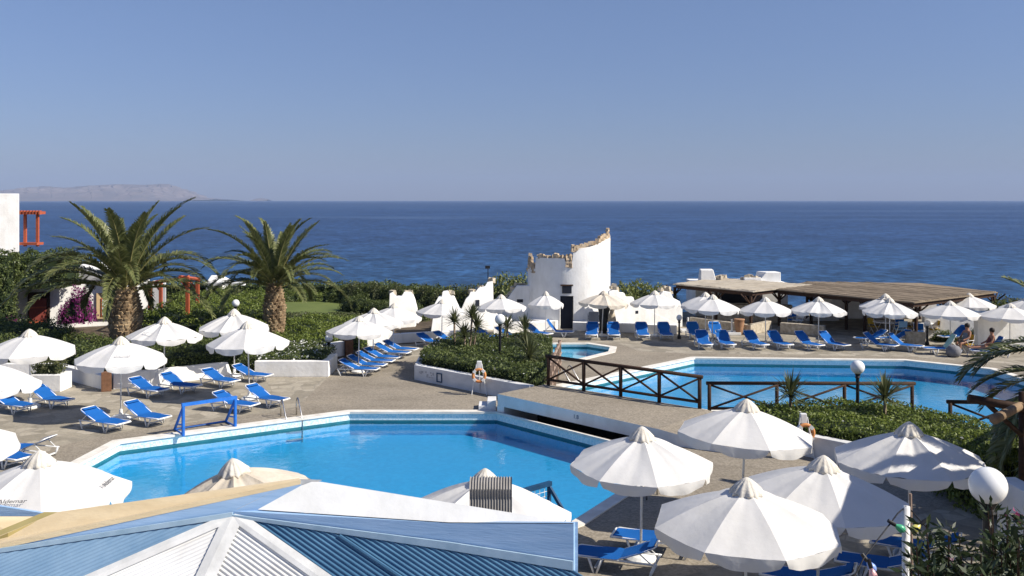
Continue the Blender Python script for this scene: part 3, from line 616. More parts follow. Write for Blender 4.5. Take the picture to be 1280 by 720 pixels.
# ------------------------------------------------------------------ cafe: two pergolas, bar building, walls
def pergola(name, corners, z, label, mat, posts, th=.09):
    root = empty(name, (corners[0][0], corners[0][1], 0), 0, label, 'pergola')
    poly = ccw(corners); mb = MB(); n = len(poly)
    # matting laid as many narrow strips so that its edge is ragged
    mb.prism(poly, z, z + th * .5); par(mb.build('roof_mat', M[mat]), root)
    rr = random.Random(len(label)); sm = MB()
    e = max(range(n), key=lambda i: (poly[(i + 1) % n] - poly[i]).length); A, B = poly[e], poly[(e + 1) % n]; u = (B - A).normalized(); v = Vector((-u.y, u.x))
    L = (B - A).length
    cen = sum(poly, Vector((0, 0))) / n
    for k in range(int(44)):
        t = (k + .5) / 44; q = A + u * (L * t)
        d = 0
        while d < 20 and inside(q + v * (d + .3), poly): d += .3
        if d > .6:
            h = rr.uniform(.012, .04); sm.box((*(q + v * d * .5), z + th * .5 + h / 2 + .002), (L / 44 * rr.uniform(.7, 1.0), d - .15, h), math.atan2(u.y, u.x))
    par(sm.build('reed_bundle', M[mat]), root)
    for i in range(n):
        a, b = poly[i], poly[(i + 1) % n]; d = (b - a).normalized(); nn = Vector((-d.y, d.x)) * .12
        par(MB().prism([a + nn + d * .15, b + nn - d * .15, b + nn * 2 - d * .15, a + nn * 2 + d * .15], z - .20, z - .004).build('edge_beam', M['wood_dark']), root)
    for q in posts:
        p = MB().box((q[0], q[1], z / 2 - .1), (.12, .12, z - .2), .7)
        for s in ((.7, .7), (-.7, -.7), (.7, -.7), (-.7, .7)): p.tube([(q[0], q[1], z - .65), (q[0] + s[0] * .6, q[1] + s[1] * .6, z - .12)], .04, 5)
        par(p.build('post', M['wood_dark']), root)
    return root
def inside(p, poly):
    n = len(poly); return all((poly[(i + 1) % n] - poly[i]).cross(p - poly[i]) > 0 for i in range(n)) if hasattr(Vector((0, 0)), 'cross') else True
PZ = 2.0
pc1 = [G(841, 357, PZ)[:2], G(941, 366.5, PZ)[:2], G(1016, 358, PZ)[:2], G(900, 349.5, PZ)[:2]]
pergola('reed_pergola', pc1, PZ, 'pale reed-roofed pergola with two white chimney blocks behind it', 'reed', [G(843.5, 399)[:2], G(938.5, 415)[:2], G(974, 408)[:2], G(895, 408)[:2], G(1009, 400)[:2]])
pc2 = [G(968, 363, PZ)[:2], G(1143, 379.5, PZ)[:2], G(1247, 366.5, PZ)[:2], G(1150, 355, PZ)[:2], G(1007, 353.5, PZ)[:2]]
pergola('reed_pergola', pc2, PZ - .03, 'wide brown reed-roofed pergola over the cafe tables', 'reed_brown', [G(1014, 408)[:2], G(1058, 413)[:2], G(1081, 417)[:2], G(1145, 429)[:2], G(1242, 411)[:2], G(1181, 420)[:2], G(1150, 400)[:2]])
root = empty('snack_bar', (13.4, 57.5, 0), 0, 'low white bar building with flat roof behind the reed pergola', 'building')
bx = MB(); bx.box((13.4, 57.5, .98), (5.4, 3.0, 1.96)); par(bx.build('wall', M['wall'], bevel=.03), root)
for (x0, x1, y0) in ((875, 895, 338), (947, 975, 341)):
    a, b = P(x0, y0, 57), P(x1, y0, 57); ch = MB()
    ch.add([(a.x, 56.8, 1.955), (b.x, 56.8, 1.955), (b.x, 57.7, 1.955), (a.x, 57.7, 1.955), (a.x + (.0 if x0 < 900 else .45), 56.8, a.z), (b.x - (.2 if x0 < 900 else 0), 56.8, a.z), (b.x - .1, 57.7, a.z), (a.x + .1, 57.7, a.z)], [(0, 1, 5, 4), (1, 2, 6, 5), (2, 3, 7, 6), (3, 0, 4, 7), (4, 5, 6, 7)])
    par(ch.build('chimney', M['wall'], bevel=.04), root)
stones(root, [P(x, y, 57) for x, y in ((897, 348), (901, 349), (905, 347), (929, 350), (934, 349), (938, 346), (942, 349), (946, 350))], 'stone_pale', .24, 8, 'roof_stone')
pl = MB().box((*P(939, 350.5, 57)[:2], 2.08), (1.0, .8, .25)); par(pl.build('roof_hatch', M['wall'], bevel=.02), root)
bk = MB().box((13.2, 53.4, .5), (4.6, .5, 1.0), -.15); par(bk.build('bar_counter', M['stone_pale'], bevel=.03), root)
par(MB().box((13.4, 55.96, 1.25), (2.4, .06, .9)).build('serving_hatch', M['navy']), root)
root = empty('cafe_building', (21, 55, 0), 0, 'white rear wall of the cafe in shade under the brown pergola', 'building')
par(MB().box((21.0, 55.2, .95), (6.6, .4, 1.9), -.02).build('wall', M['wall'], bevel=.02), root)
par(MB().add([(16.6, 54.0, 0), (18.4, 54.0, 0), (18.4, 54.0, 1.5), (16.6, 54.4, 0), (18.4, 54.4, 0), (18.4, 54.4, 1.5)], [(0, 1, 2), (3, 5, 4), (0, 2, 5, 3), (1, 4, 5, 2), (0, 3, 4, 1)]).build('stair', M['wall']), root)
tag(MB().box((*P(1190, 420, 47.5)[:2], .55), (2.8, .4, 1.1), -.05).build('cafe_wall', M['wall'], bevel=.02), 'low white wall behind the right-hand cafe tables', 'wall')
tag(MB().box((*P(1268, 415, 44.5)[:2], .75), (3.6, .4, 1.5), .0).build('cafe_wall', M['wall'], bevel=.02), 'white wall in shade behind the rightmost parasol', 'wall')
sw = MB(); a, b, c = G(862, 409), G(938, 420), G(965, 414); wall_run(sw, [a, b], .5, .3); wall_run(sw, [b + Vector((.02, 0, 0)), c], .5, .3)
tag(sw.build('stone_wall', M['stone_pale'], bevel=.02), 'low cream stone wall turning a corner in front of the reed pergola', 'wall')
sw = MB(); wall_run(sw, [G(975, 418), G(1030, 422)], .55, .3)
tag(sw.build('stone_wall', M['stone_pale'], bevel=.02), 'low shaded stone wall between the two pergolas', 'wall')
sw = MB(); wall_run(sw, [G(1135, 432.5), G(1157, 432.5)], .6, .35)
tag(sw.build('stone_wall', M['stone_pale'], bevel=.02), 'short cream stone wall beside the bollard lamp at the cafe', 'wall')

# ------------------------------------------------------------------ houses on the left
hs = empty('garden_house', (-22, 53, 0), 0, 'white garden house behind the thick-trunked palm with bougainvillea', 'house')
HYd = 51.0
w0, w1 = P(20, 400, HYd).x, P(187, 400, HYd).x; wt = P(100, 352, HYd).z
def YH(px): return HYd + .5 * (px - 100) * HYd / F
hb = MB(); hb.prism([(w0, YH(20)), (P(187, 400, YH(187)).x, YH(187)), (w1 - 3, HYd + 7), (w0, HYd + 7)], 0, wt); par(hb.build('wall', M['wall'], bevel=.04), hs)
rf = MB(); a0, a1, a2, a3 = P(98, 352, HYd), P(104, 331, HYd + 2), P(122, 331, HYd + 2), P(158, 353, HYd)
rf.extrude([Vector((a0.x, HYd + .2, wt - .01)), Vector((a3.x, HYd + .2, wt - .01)), Vector((a2.x, HYd + .2, a2.z)), Vector((a1.x, HYd + .2, a1.z))], (0, 3.5, 0)); par(rf.build('parapet', M['wall'], bevel=.04), hs)
def flat_on(x0, y0, x1, y1, off, d, name, mat, root, bevel=0):
    Y = YH((x0 + x1) / 2); a, b = P(x0, y0, Y), P(x1, y1, Y); return par(MB().box(((a.x + b.x) / 2 + .447 * (off + d / 2), Y - .894 * (off + d / 2), (a.z + b.z) / 2), (abs(b.x - a.x) * 1.1, d, abs(a.z - b.z)), math.atan(.5)).build(name, M[mat], bevel=bevel), root)
flat_on(122, 367, 137, 399, .003, .06, 'window_surround', 'paleframe', hs)
wi = flat_on(127, 373.5, 137, 396, .068, .05, 'window', 'red_wood', hs)
for (x0, x1, y0, y1) in ((128, 132, 375, 383.5), (133, 136.4, 375, 383.5), (128, 132, 385, 395), (133, 136.4, 385, 395)):
    sub(flat_on(x0, y0, x1, y1, .120, .02, 'pane', 'glass_white', hs), wi).matrix_parent_inverse = Matrix()
flat_on(37, 366, 60, 408, .003, .05, 'door_frame', 'wood_dark', hs)
sd_ = flat_on(38.5, 374, 56, 406, .06, .07, 'shutter_door', 'door_red', hs)
for yy in (384, 402): sub(flat_on(38.5, yy, 56, yy + 2, .135, .03, 'door_rail', 'red_wood', hs), sd_).matrix_parent_inverse = Matrix()
par(MB().prism([(w1 - .6, HYd + 2), (w1 + .15, HYd + 2), (w1 - .6, HYd + 4), (w1 - 1.3, HYd + 4)], 0, 2.2).build('annex', M['wall'], bevel=.03), hs)
rp_ = empty('red_pergola', (*P(210, 405, 50)[:2], 0), 0, 'red timber pergola posts beside the garden house terrace', 'pergola')
for (x, yt, Y) in ((187.5, 356, 49), (201, 352, 52), (234.5, 347, 47.5), (247, 350, 51)):
    q = P(x, 0, Y); zt = P(0, yt, Y).z
    par(MB().box((q.x, Y, zt / 2), (.16, .16, zt)).tube([(q.x, Y, zt - .6), (q.x - .45, Y, zt - .05)], .05, 5).build('post', M['red_wood']), rp_)
for (xa, ya, Ya, xb, yb, Yb) in ((186, 356, 49, 236, 347, 47.5), (225, 347, 47.5, 249, 350, 51), (186, 356, 49, 202, 352, 52)):
    a, b = P(xa, ya, Ya), P(xb, yb, Yb); par(MB().tube([a, b], .09, 6).build('beam', M['red_wood']), rp_)
pz = MB(); wall_run(pz, [P(200, 398, 49)[:2], P(252, 402, 46.5)[:2]], .35, .4); tag(pz.build('terrace_kerb', M['wall'], bevel=.02), 'white terrace kerb below the red pergola post', 'kerb')
fh = empty('apartment_block', (*P(0, 300, 62)[:2], 0), 0, 'tall white building cut off by the left edge, with a red balcony frame', 'building')
a = P(24, 243, 62); par(MB().prism([(a.x - 9, 57.5), (a.x, 62), (a.x - 2.3, 66), (a.x - 9, 66)], 0, a.z).build('wall', M['wall'], bevel=.04), fh)
for x in (31.5, 47): q = P(x, 0, 62.6); par(MB().box((q.x, 62.6, P(0, 287, 62.6).z), (.16, .16, 44 * 62.6 / F)).build('balcony_post', M['red_wood']), fh)
par(MB().box((P(38, 0, 62.5).x, 62.6, P(0, 267, 62.6).z), (28 * 62 / F, .9, .18)).build('balcony_canopy', M['red_wood']), fh)
for k in range(7): par(MB().box((P(26.5 + k * 3.9, 0, 62.2).x, 62.2, P(0, 266.5, 62.6).z), (.09, .3, .26)).build('rafter', M['red_wood']), fh)
par(MB().box((P(37, 0, 62.5).x, 62.6, P(0, 305.5, 62.6).z), (25 * 62 / F, .9, .16)).build('balcony_rail', M['red_wood']), fh)
sh = empty('distant_pavilion', (*P(277, 360, 66)[:2], 0), 0, 'small pale pitched roof with a white terrace edge between the two palms', 'building')
a, b = P(262, 355, 66), P(285, 345, 66); par(MB().add([(a.x, 65, a.z), (b.x, 65, a.z), (b.x, 67.5, a.z), (a.x, 67.5, a.z), ((a.x + b.x) / 2 - .5, 66, b.z), ((a.x + b.x) / 2 + .2, 66, b.z)], [(0, 1, 5, 4), (1, 2, 5), (2, 3, 4, 5), (3, 0, 4), (3, 2, 1, 0)]).build('roof', M['wall']), sh)
par(MB().box(((P(283, 0, 65).x), 64.6, P(0, 355, 65).z), (2.7, .5, .2)).build('terrace_edge', M['wall']), sh)
par(MB().box(((P(273, 0, 66).x), 66.2, a.z / 2), (1.1, 2.2, a.z - .01)).build('wall', M['wall']), sh)

# ------------------------------------------------------------------ foreground bar roof
P0 = G(292, 647, 3.3); Rr = G(717, 713, 2.95); Dp = G(440, 752, 2.70); Ll = G(-40, 696, 2.95)
nR = (Rr - P0).cross(Dp - P0).normalized(); nR = nR if nR.z > 0 else -nR
Cr = on_plane(243, 752, P0, nR)
nL = (Ll - P0).cross(Cr - P0).normalized(); nL = nL if nL.z > 0 else -nL
Bp = on_plane(52, 752, P0, nL)
roof = empty('corrugated_roof', P0, 0, 'corrugated roof in blue and white sheets with a pale ridge in the foreground', 'roof')
def corrugated(name, mat, poly, rib, nrm, root, pitch=.046, amp=.009, off=0):
    """sheet clipped to poly; ribs run along rib"""
    r = rib.normalized(); c = nrm.cross(r).normalized(); o = poly[0]
    pts2 = [((p - o).dot(c), (p - o).dot(r)) for p in poly]
    us = [p[0] for p in pts2]; u0, u1 = min(us), max(us); n = max(8, int((u1 - u0) / pitch * 6)); mb = MB(); prev = None; vs = []; fs = []
    def span(u):
        ys = []
        for i in range(len(pts2)):
            a, b = pts2[i], pts2[(i + 1) % len(pts2)]
            if (a[0] - u) * (b[0] - u) <= 0 and abs(a[0] - b[0]) > 1e-9: ys.append(a[1] + (b[1] - a[1]) * (u - a[0]) / (b[0] - a[0]))
        return (min(ys), max(ys)) if ys else None
    for i in range(n + 1):
        u = u0 + (u1 - u0) * min(max(i / n, 1e-5), 1 - 1e-5); sp = span(u)
        if not sp: continue
        h = nrm * (amp * math.cos(2 * PI * u / pitch) + off)
        vs += [o + c * u + r * sp[0] + h, o + c * u + r * sp[1] + h]
    for i in range(len(vs) // 2 - 1): fs.append((2 * i, 2 * i + 1, 2 * i + 3, 2 * i + 2))
    return par(mb.add(vs, fs).build(name, M[mat], smooth=True), root)
ribR = Dp - P0; ribL = Bp - P0
Cr2 = P0 + (Cr - P0) * 2.2; Dp2 = P0 + ribR * 2.6; Bp2 = P0 + ribL * 2.6
corrugated('roof_sheet', 'white_sheet', [P0, Cr2, Cr2 + ribR * 2.4, Dp2], ribR, nR, roof)
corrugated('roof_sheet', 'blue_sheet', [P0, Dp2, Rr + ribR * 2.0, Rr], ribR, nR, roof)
corrugated('roof_sheet', 'white_sheet', [P0, Bp2, Cr2 + ribL * 2.4, Cr2], ribL, nL, roof, amp=.005)
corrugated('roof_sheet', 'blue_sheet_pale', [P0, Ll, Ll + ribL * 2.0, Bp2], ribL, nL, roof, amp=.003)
def strip(name, a, b, na, wl, wr, mat, root, nl, nr, lift=.03):
    d = (b - a).normalized(); u = nl.cross(d); u = u if u.x < 0 else -u; v = nr.cross(d); v = v if v.x > 0 else -v
    l = (nl + nr).normalized() * lift
    mb = MB().add([a + l, b + l, b + u * wl + nl * .022, a + u * wl + nl * .022, b + v * wr + nr * .022, a + v * wr + nr * .022], [(0, 1, 2, 3), (1, 0, 5, 4)]); return par(mb.build(name, M[mat]), root)
strip('ridge_cap', P0, Cr2, None, .10, .12, 'flash', roof, nL, nR)
strip('hip_flashing', P0, Dp2, None, .05, .08, 'flash', roof, nR, nR, .03)
strip('hip_flashing', P0, Bp2, None, .06, .06, 'flash', roof, nL, nL, .028)
lap = MB(); a = on_plane(425, 672, P0, nR); lap.tube([a + nR * .02, a + ribR * 1.0 + nR * .02], .018, 6); par(lap.build('sheet_lap', M['blue_sheet']), roof)
# the raised surround: vertical blue boards, a white roof on the right, a cream board on the left
sr = empty('roof_surround', P0, 0, 'raised blue board surround of the bar roof with white and cream tops', 'parapet')
def up(px, py, base):                       # point straight above base seen at row py
    Y = base.y; return Vector((base.x, Y, H - (py - HY) * Y / F))
b0 = P0; b1 = on_plane(560, 687, P0, nR); b2 = Rr
t0, t1, t2 = up(292, 640, b0), up(560, 655, b1), up(717, 656, b2)
inw = Vector((-.03, -.05, 0))
fas = MB(); th = Vector((.02, .07, 0))
for q in ([b0, b1, t1, t0], [b1, b2, t2, t1]): fas.extrude([q[0] - Vector((0, 0, .05)), q[1] - Vector((0, 0, .05)), q[2], q[3]], th)
par(fas.build('board_face', M['blue_board']), sr)
tr = MB(); tz = Vector((0, 0, .0)); tf = Vector((-.01, -.03, 0))
def lerp3(a, b, t): return a + (b - a) * t
tr.extrude([b0 + tf, b1 + tf, lerp3(b1, t1, .30) + tf, lerp3(b0, t0, .5) + tf], Vector((.005, .022, 0))); tr.extrude([b1 + tf, b2 + tf, lerp3(b2, t2, .2) + tf, lerp3(b1, t1, .30) + tf], Vector((.005, .022, 0)))
par(tr.build('trim', M['blue_trim']), sr)
end = MB(); end.extrude([b2 - Vector((0, 0, 2.6)) + Vector((0, .07, 0)), t2 + Vector((0, .07, 0)), t2 + Vector((.0, .16, -.05)), b2 + Vector((0, .16, -2.6))], (.05, 0, 0)); par(end.build('end_board', M['blue_board']), sr)
# left wall, a vertical plane through L and P0, running on to the far corner T
nW = (Ll - P0).cross(Vector((0, 0, 1))).normalized()
T = on_plane(376, 602, P0, nW); Lt = on_plane(-40, 691, P0, nW)
lw = MB(); lw.extrude([Ll - Vector((0, 0, .05)), P0 - Vector((0, 0, .05)), Vector((T.x, T.y, P0.z - .05)), T, Lt], nW * (.05 if nW.y > 0 else -.05)); par(lw.build('board_face', M['blue_board']), sr)
tl = MB(); k = (-nW if nW.y > 0 else nW) * .03
q0, q1 = on_plane(-40, 697, P0, nW), P0; tl.extrude([q0 + k, q1 + k, on_plane(291, 640.5, P0, nW) + k, on_plane(-40, 692, P0, nW) + k], -k * .8); par(tl.build('trim', M['blue_trim']), sr)
O1 = P(702, 656.2, t2.y + .10); Tc = T + Vector((.12, 0, -.01))
wr_ = MB(); wr_.add([t0 + Vector((.05, .06, .012)), t1 + Vector((0, 0, .01)), t2 + Vector((0, 0, .01)), O1 + Vector((.12, .05, .0)), Tc + Vector((.1, .0, 0)), Tc], [(0, 1, 2, 3, 4, 5)])
skirt = [t2 + Vector((0, 0, .01)), O1 + Vector((.12, .05, .0)), Tc + Vector((.1, .0, 0)), Tc]
for a, b in zip(skirt[:-1], skirt[1:]): wr_.add([a, b, b - Vector((0, 0, .5)), a - Vector((0, 0, .5))], [(0, 1, 2, 3)])
par(wr_.build('white_top', M['white_roof'], smooth=True), sr)
fl = MB(); lift = Vector((0, 0, .02)); fl.add([T + lift, Tc + Vector((.12, 0, 0)) + lift, P(322, 642.5, t0.y + .1) + lift, t0 + Vector((.03, .0, .02))], [(0, 1, 2, 3)]); par(fl.build('hip_flashing', M['flash']), sr)
def slab(name, pts, mat, th=.05): return par(MB().extrude(pts, (0, 0, -th)).build(name, M[mat]), sr)
c1 = P(72, 641, Lt.y + .55); slab('cream_top', [Lt + Vector((0, -.01, .012)), T + Vector((0, 0, .012)), T + Vector((-.04, .10, 0)), c1, P(20, 663, Lt.y + .5), P(-40, 687, Lt.y + .4)], 'cream_board')
slab('edge_board', [P(55, 641, Lt.y + .62), P(73, 641, Lt.y + .58), P(10, 667, Lt.y + .42), P(-30, 684, Lt.y + .42), P(-30, 676, Lt.y + .5)], 'olive_board', .08)
slab('cream_top', [P(-30, 646.5, Lt.y + .9), P(44, 646.5, Lt.y + .9), P(5, 662, Lt.y + .72), P(-30, 676, Lt.y + .66)], 'cream_board')
b3 = MB(); b3.extrude([P(-30, 629, Lt.y + .95), P(54, 642.5, Lt.y + .95), P(44, 648, Lt.y + .95), P(-30, 648, Lt.y + .95)], (0, .04, 0)); par(b3.build('board_face', M['blue_board']), sr)
# ribbed grey duct lying on the white roof
dc = empty('ribbed_duct', (-.25, 10.0, 3.4), 0, 'ribbed grey ventilation duct lying on the white bar roof', 'duct')
Yd = t1.y + .30; s_ = F / Yd; zc = P(0, 622, Yd).z
def duct_prof(sc_): return [(.5 * .33 * sc_ * a, .5 * .34 * sc_ * b) for a, b in ((-.9, -1), (.2, -1.05), (.55, -.9), (.6, -.55), (.7, -.5), (1.0, -.6), (1.1, -.2), (1.05, .5), (.8, .95), (.2, 1.05), (-.5, 1), (-.9, .6), (-.75, -.1))]
mb = MB(); vs = []; nseg = 30; pr = duct_prof(1); npf = len(pr); x0, x1 = P(587, 0, Yd).x, P(640, 0, Yd).x
for i in range(nseg + 1):
    sc_ = 1.0 if (i // 1) % 2 == 0 else .91
    for (a, b) in pr: vs.append((x0 + (x1 - x0) * i / nseg, Yd + a * sc_ + .10, zc + b * sc_ + (-.0)))
fs = [(i * npf + k, i * npf + (k + 1) % npf, (i + 1) * npf + (k + 1) % npf, (i + 1) * npf + k) for i in range(nseg) for k in range(npf)] + [tuple(range(npf)), tuple(range(nseg * npf, (nseg + 1) * npf))[::-1]]
par(mb.add(vs, fs).build('ribbed_body', M['vent_grey']), dc)
par(MB().box(((x0 + x1) / 2, Yd + .1, zc - .27), (.3, .18, .22)).build('foot', M['vent_grey']), dc)
# walls of the bar below the roof, so that it stands on the ground
bar = MB(); bar.prism([(Ll.x - .4, Ll.y - .3), (P0.x, P0.y - .1), (Rr.x - .05, Rr.y - .1), (Rr.x - .05, 5.5), (Ll.x - .4, 5.5)], 0, 2.2)
tag(bar.build('bar_wall', M['wall']), 'white wall of the poolside bar under the corrugated roof', 'wall')

# ------------------------------------------------------------------ parasols
def canopy_mesh(mats, var=0):
    mb = MB(); Rm, zr, za = 1.4, 1.90, 2.47; ns, nr, nt_ = 8, 14, 14; rr = random.Random(1 + var); slack = (.020, .034, .012, .048)[var]; fold = (.004, .010, .003, .016)[var]
    if mats == 'canvas_cream': slack, fold = .06, .026
    for k in range(ns):
        a0, a1 = 2 * PI * k / ns, 2 * PI * (k + 1) / ns; vs = []; f1, f2, f3, sk = rr.uniform(0, 6), rr.uniform(0, 6), rr.uniform(.6, 1.5), slack * rr.uniform(.5, 1.5)
        for i in range(nr + 1):
            r = .06 + .94 * i / nr; zz = zr + (za - zr) * (1 - r) + .05 * math.sin(PI * r) 
            for j in range(nt_ + 1):
                t = j / nt_; x = (1 - t) * math.cos(a0) + t * math.cos(a1); y = (1 - t) * math.sin(a0) + t * math.sin(a1)
                sag = math.sin(PI * t); sg = -sk * sag * math.sin(PI * min(1, r)) - .018 * sag * r + fold * f3 * sag * (math.sin(t * 15 + f1 + 3 * r) * r + .7 * math.sin((t - .5) * 24 * (1.2 - r) + f2) * r * r)
                vs.append((x * r * Rm, y * r * Rm, zz + sg))
        fs = [(i * (nt_ + 1) + j, (i + 1) * (nt_ + 1) + j, (i + 1) * (nt_ + 1) + j + 1, i * (nt_ + 1) + j + 1) for i in range(nr) for j in range(nt_)]
        mb.add(vs, fs)
        vs = []; nvl = 3
        for i in range(nvl + 1):
            v = i / nvl
            for j in range(nt_ + 1):
                t = j / nt_; tt = .5 + (t - .5) * (1 - .12 * v); x = (1 - tt) * math.cos(a0) + tt * math.cos(a1); y = (1 - tt) * math.sin(a0) + tt * math.sin(a1)
                q = (1 + .015 * v - .02 * v * v + .012 * v * math.sin(t * 13 + 2 * k)); sag = math.sin(PI * t)
                vs.append((x * Rm * q, y * Rm * q, zr - .018 * sag + .0025 * math.sin(t * 19 + 7 + k) - v * (.135 + .075 * sag)))
        mb.add(vs, [(i * (nt_ + 1) + j, (i + 1) * (nt_ + 1) + j, (i + 1) * (nt_ + 1) + j + 1, i * (nt_ + 1) + j + 1) for i in range(nvl) for j in range(nt_)])
    return mb
def make_parasol(mat, var):
    root = empty('parasol', (0, 0, 0))
    cn = canopy_mesh(mat, var).build('canopy', M[mat], root, smooth=True)
    cp = MB(); cw = random.Random(4); ph = [cw.uniform(-1, 1) for _ in range(40)]
    def ruff(i, k): return (.13, .10, .10, .09, .05, 0)[min(i, 5)] * (math.sin(k * 2 * PI / 48 * 13 + .9 * math.sin(k * .5)) + .5 * ph[k % 40])
    cp.lathe([(.245, 2.375), (.235, 2.42), (.185, 2.49), (.13, 2.55), (.075, 2.60), (.02, 2.635)], 48, wob=ruff)
    cp.v = [(x, y, z + .022 * math.sin(math.atan2(y, x) * 7 + 1) * (1 if z < 2.45 else 0)) for x, y, z in cp.v]
    cp.build('vent_cap', M['cap'] if mat != 'canvas_beige' else M['canvas_beige'], cn, smooth=True)
    MB().tube([(0, 0, .05), (0, 0, 2.45)], .024, 8).build('pole', M['pole'], root, smooth=True)
    MB().lathe([(.30, 0), (.30, .05), (.22, .10), (.06, .13), (.05, .3), (.035, .3)], 18).build('base', M['white_plastic'], root, smooth=False)
    for k in range(8):
        a = 2 * PI * k / 8; c, s = math.cos(a), math.sin(a)
        rb = MB().tube([(.03 * c, .03 * s, 2.42), (.7 * c, .7 * s, 2.185), (1.37 * c, 1.37 * s, 1.885)], .011, 4).build('rib', M['pole'], root)
        MB().tube([(.03 * c, .03 * s, 1.75), (.74 * c, .74 * s, 2.16)], .009, 4).build('strut', M['pole'], rb)
    return root
PROTO = {}; PN = [0]; PR = random.Random(17)
def parasol(bx, by, apex, dia, rot, label, mat='canvas', tilt=(0, 0), group='poolside parasols', hx=None):
    g = G(bx, by); s = (by - HY) / H; d = dia / s / 2.8; h = (by - apex) / s / 2.63
    PN[0] += 1; key = (mat, (PN[0] * 7 // 3) % 4)
    if key not in PROTO: PROTO[key] = o = make_parasol(mat, key[1])
    else: o = dup(PROTO[key])
    o.location = g; o.scale = (d, d, h); o.rotation_euler = (R(tilt[0] + PR.uniform(-1.2, 1.2)), R(tilt[1] + PR.uniform(-1.2, 1.2)), R(rot)); tag(o, label, 'parasol', group); return o
PAR = [
 (38, 510, 412, 112, 3, 'white parasol over the planter box at the left edge, left of the palm', 'canvas', (1, -1)),
 (151, 524, 421, 113, 4, 'white parasol in front of the brick pier with two blue loungers below it', 'canvas', (0, 1)),
 (205, 483, 397, 93, 8, 'white parasol right beside the thick palm trunk, higher than its neighbours', 'canvas', (-1, 0)),
 (-20, 566, 447, 128, 20, 'white parasol cut by the left picture edge beside the blue lounger heads', 'canvas', (0, 2)),
 (293, 472, 387, 90, -6, 'white parasol directly behind another one, near the thinner palm', 'canvas', (1, 0)),
 (312, 500, 402, 101, 10, 'white parasol in front of the thinner palm, overlapping the one behind', 'canvas', (0, -1)),
 (51, 757, 564, 215, 27, 'large white parasol with printed lettering at the lower left', 'canvas', (0, 0)),
 (-66, 658, 520, 168, 10, 'white parasol corner peeking in at the left edge above the lettered one', 'canvas', (0, 0)),
 (318, 768, 571, 214, 14, 'cream wrinkled parasol behind the blue and cream roof boards', 'canvas_cream', (0, -9)),
 (604, 793, 588, 220, 6, 'white parasol behind the ribbed grey duct on the roof', 'canvas', (0, 0)),
 (801, 700, 533, 180, 4, 'white parasol over two blue loungers at the near pool corner', 'canvas', (1, 1)),
 (926, 655, 500, 173, 5, 'white parasol standing alone on the pebble paving before the hedge', 'canvas', (-1, 3)),
 (931, 806, 597, 236, 8, 'large white parasol nearest the bottom edge, right of centre', 'canvas', (0, 1)),
 (1020, 763, 570, 216, -4, 'white parasol half in shade behind the large nearest one', 'canvas', (0, 2)),
 (1137, 696, 528, 187, 7, 'white parasol dappled by palm shadows on the right', 'canvas', (0, 0)),
 (448, 466, 396, 83, 5, 'white parasol in front of the cluster beside the left hedge', 'canvas', (0, 0)),
 (466, 453, 386, 75, 15, 'white parasol in the middle of the cluster of three by the hedge', 'canvas', (0, 0)),
 (491, 444, 380, 70, 9, 'white parasol at the back right of the cluster of three', 'canvas', (0, 1)),
 (552, 431, 375, 65, 3, 'white parasol behind the slim yucca stems', 'canvas', (0, 0)),
 (627, 427, 369, 63, 8, 'white parasol above the globe lamp in the hedge', 'canvas', (0, 0)),
 (682, 424, 365, 46, 12, 'small narrow white parasol left of the tower door', 'canvas', (0, 0)),
 (752, 421, 364, 63, 5, 'beige parasol right of the tower door', 'canvas_beige', (0, 2)),
 (818, 421, 364, 62, 0, 'white parasol before the stepped ruin wall', 'canvas', (0, 0)),
 (882, 424, 366, 64, 9, 'white parasol behind its twin in front of the reed pergola', 'canvas', (0, 0)),
 (890, 432, 369, 69, 2, 'white parasol in front of its twin by the reed pergola', 'canvas', (0, 0)),
 (957, 433, 372, 67, 6, 'white parasol at the front corner of the pale reed pergola', 'canvas', (0, 0)),
 (1023, 434, 372, 70, 10, 'white parasol alone between the two pergola roofs', 'canvas', (0, 0)),
 (1107, 427, 368, 67, 4, 'white parasol behind its twin before the brown pergola', 'canvas', (0, 0)),
 (1112, 437, 373, 67, 12, 'white parasol in front of its twin before the brown pergola', 'canvas', (0, 0)),
 (1188, 436, 377, 75, 5, 'white parasol at the right end of the brown pergola, in front', 'canvas', (0, 0)),
 (1211, 420, 367, 62, 20, 'white parasol behind the one at the right end of the brown pergola', 'canvas', (0, 0)),
 (1262, 440, 380, 75, 4, 'white parasol at the right edge above the palm fronds', 'canvas', (0, 0)),
 (1285, 429, 371, 68, 9, 'white parasol behind the rightmost one, cut by the picture edge', 'canvas', (0, 0)),
]
parasols = [parasol(*p[:6], p[6], p[7]) for p in PAR]
def text_mesh(txt, size, mat, name):
    cu = bpy.data.curves.new(name, 'FONT'); cu.body = txt; cu.size = size; cu.align_x = 'CENTER'; cu.align_y = 'CENTER'; cu.extrude = .001
    t = bpy.data.objects.new(name, cu); C.objects.link(t); dg = bpy.context.evaluated_depsgraph_get()
    me = bpy.data.meshes.new_from_object(t.evaluated_get(dg)); bpy.data.objects.remove(t); me.materials.clear(); me.materials.append(mat)
    o = bpy.data.objects.new(name, me); C.objects.link(o); return o
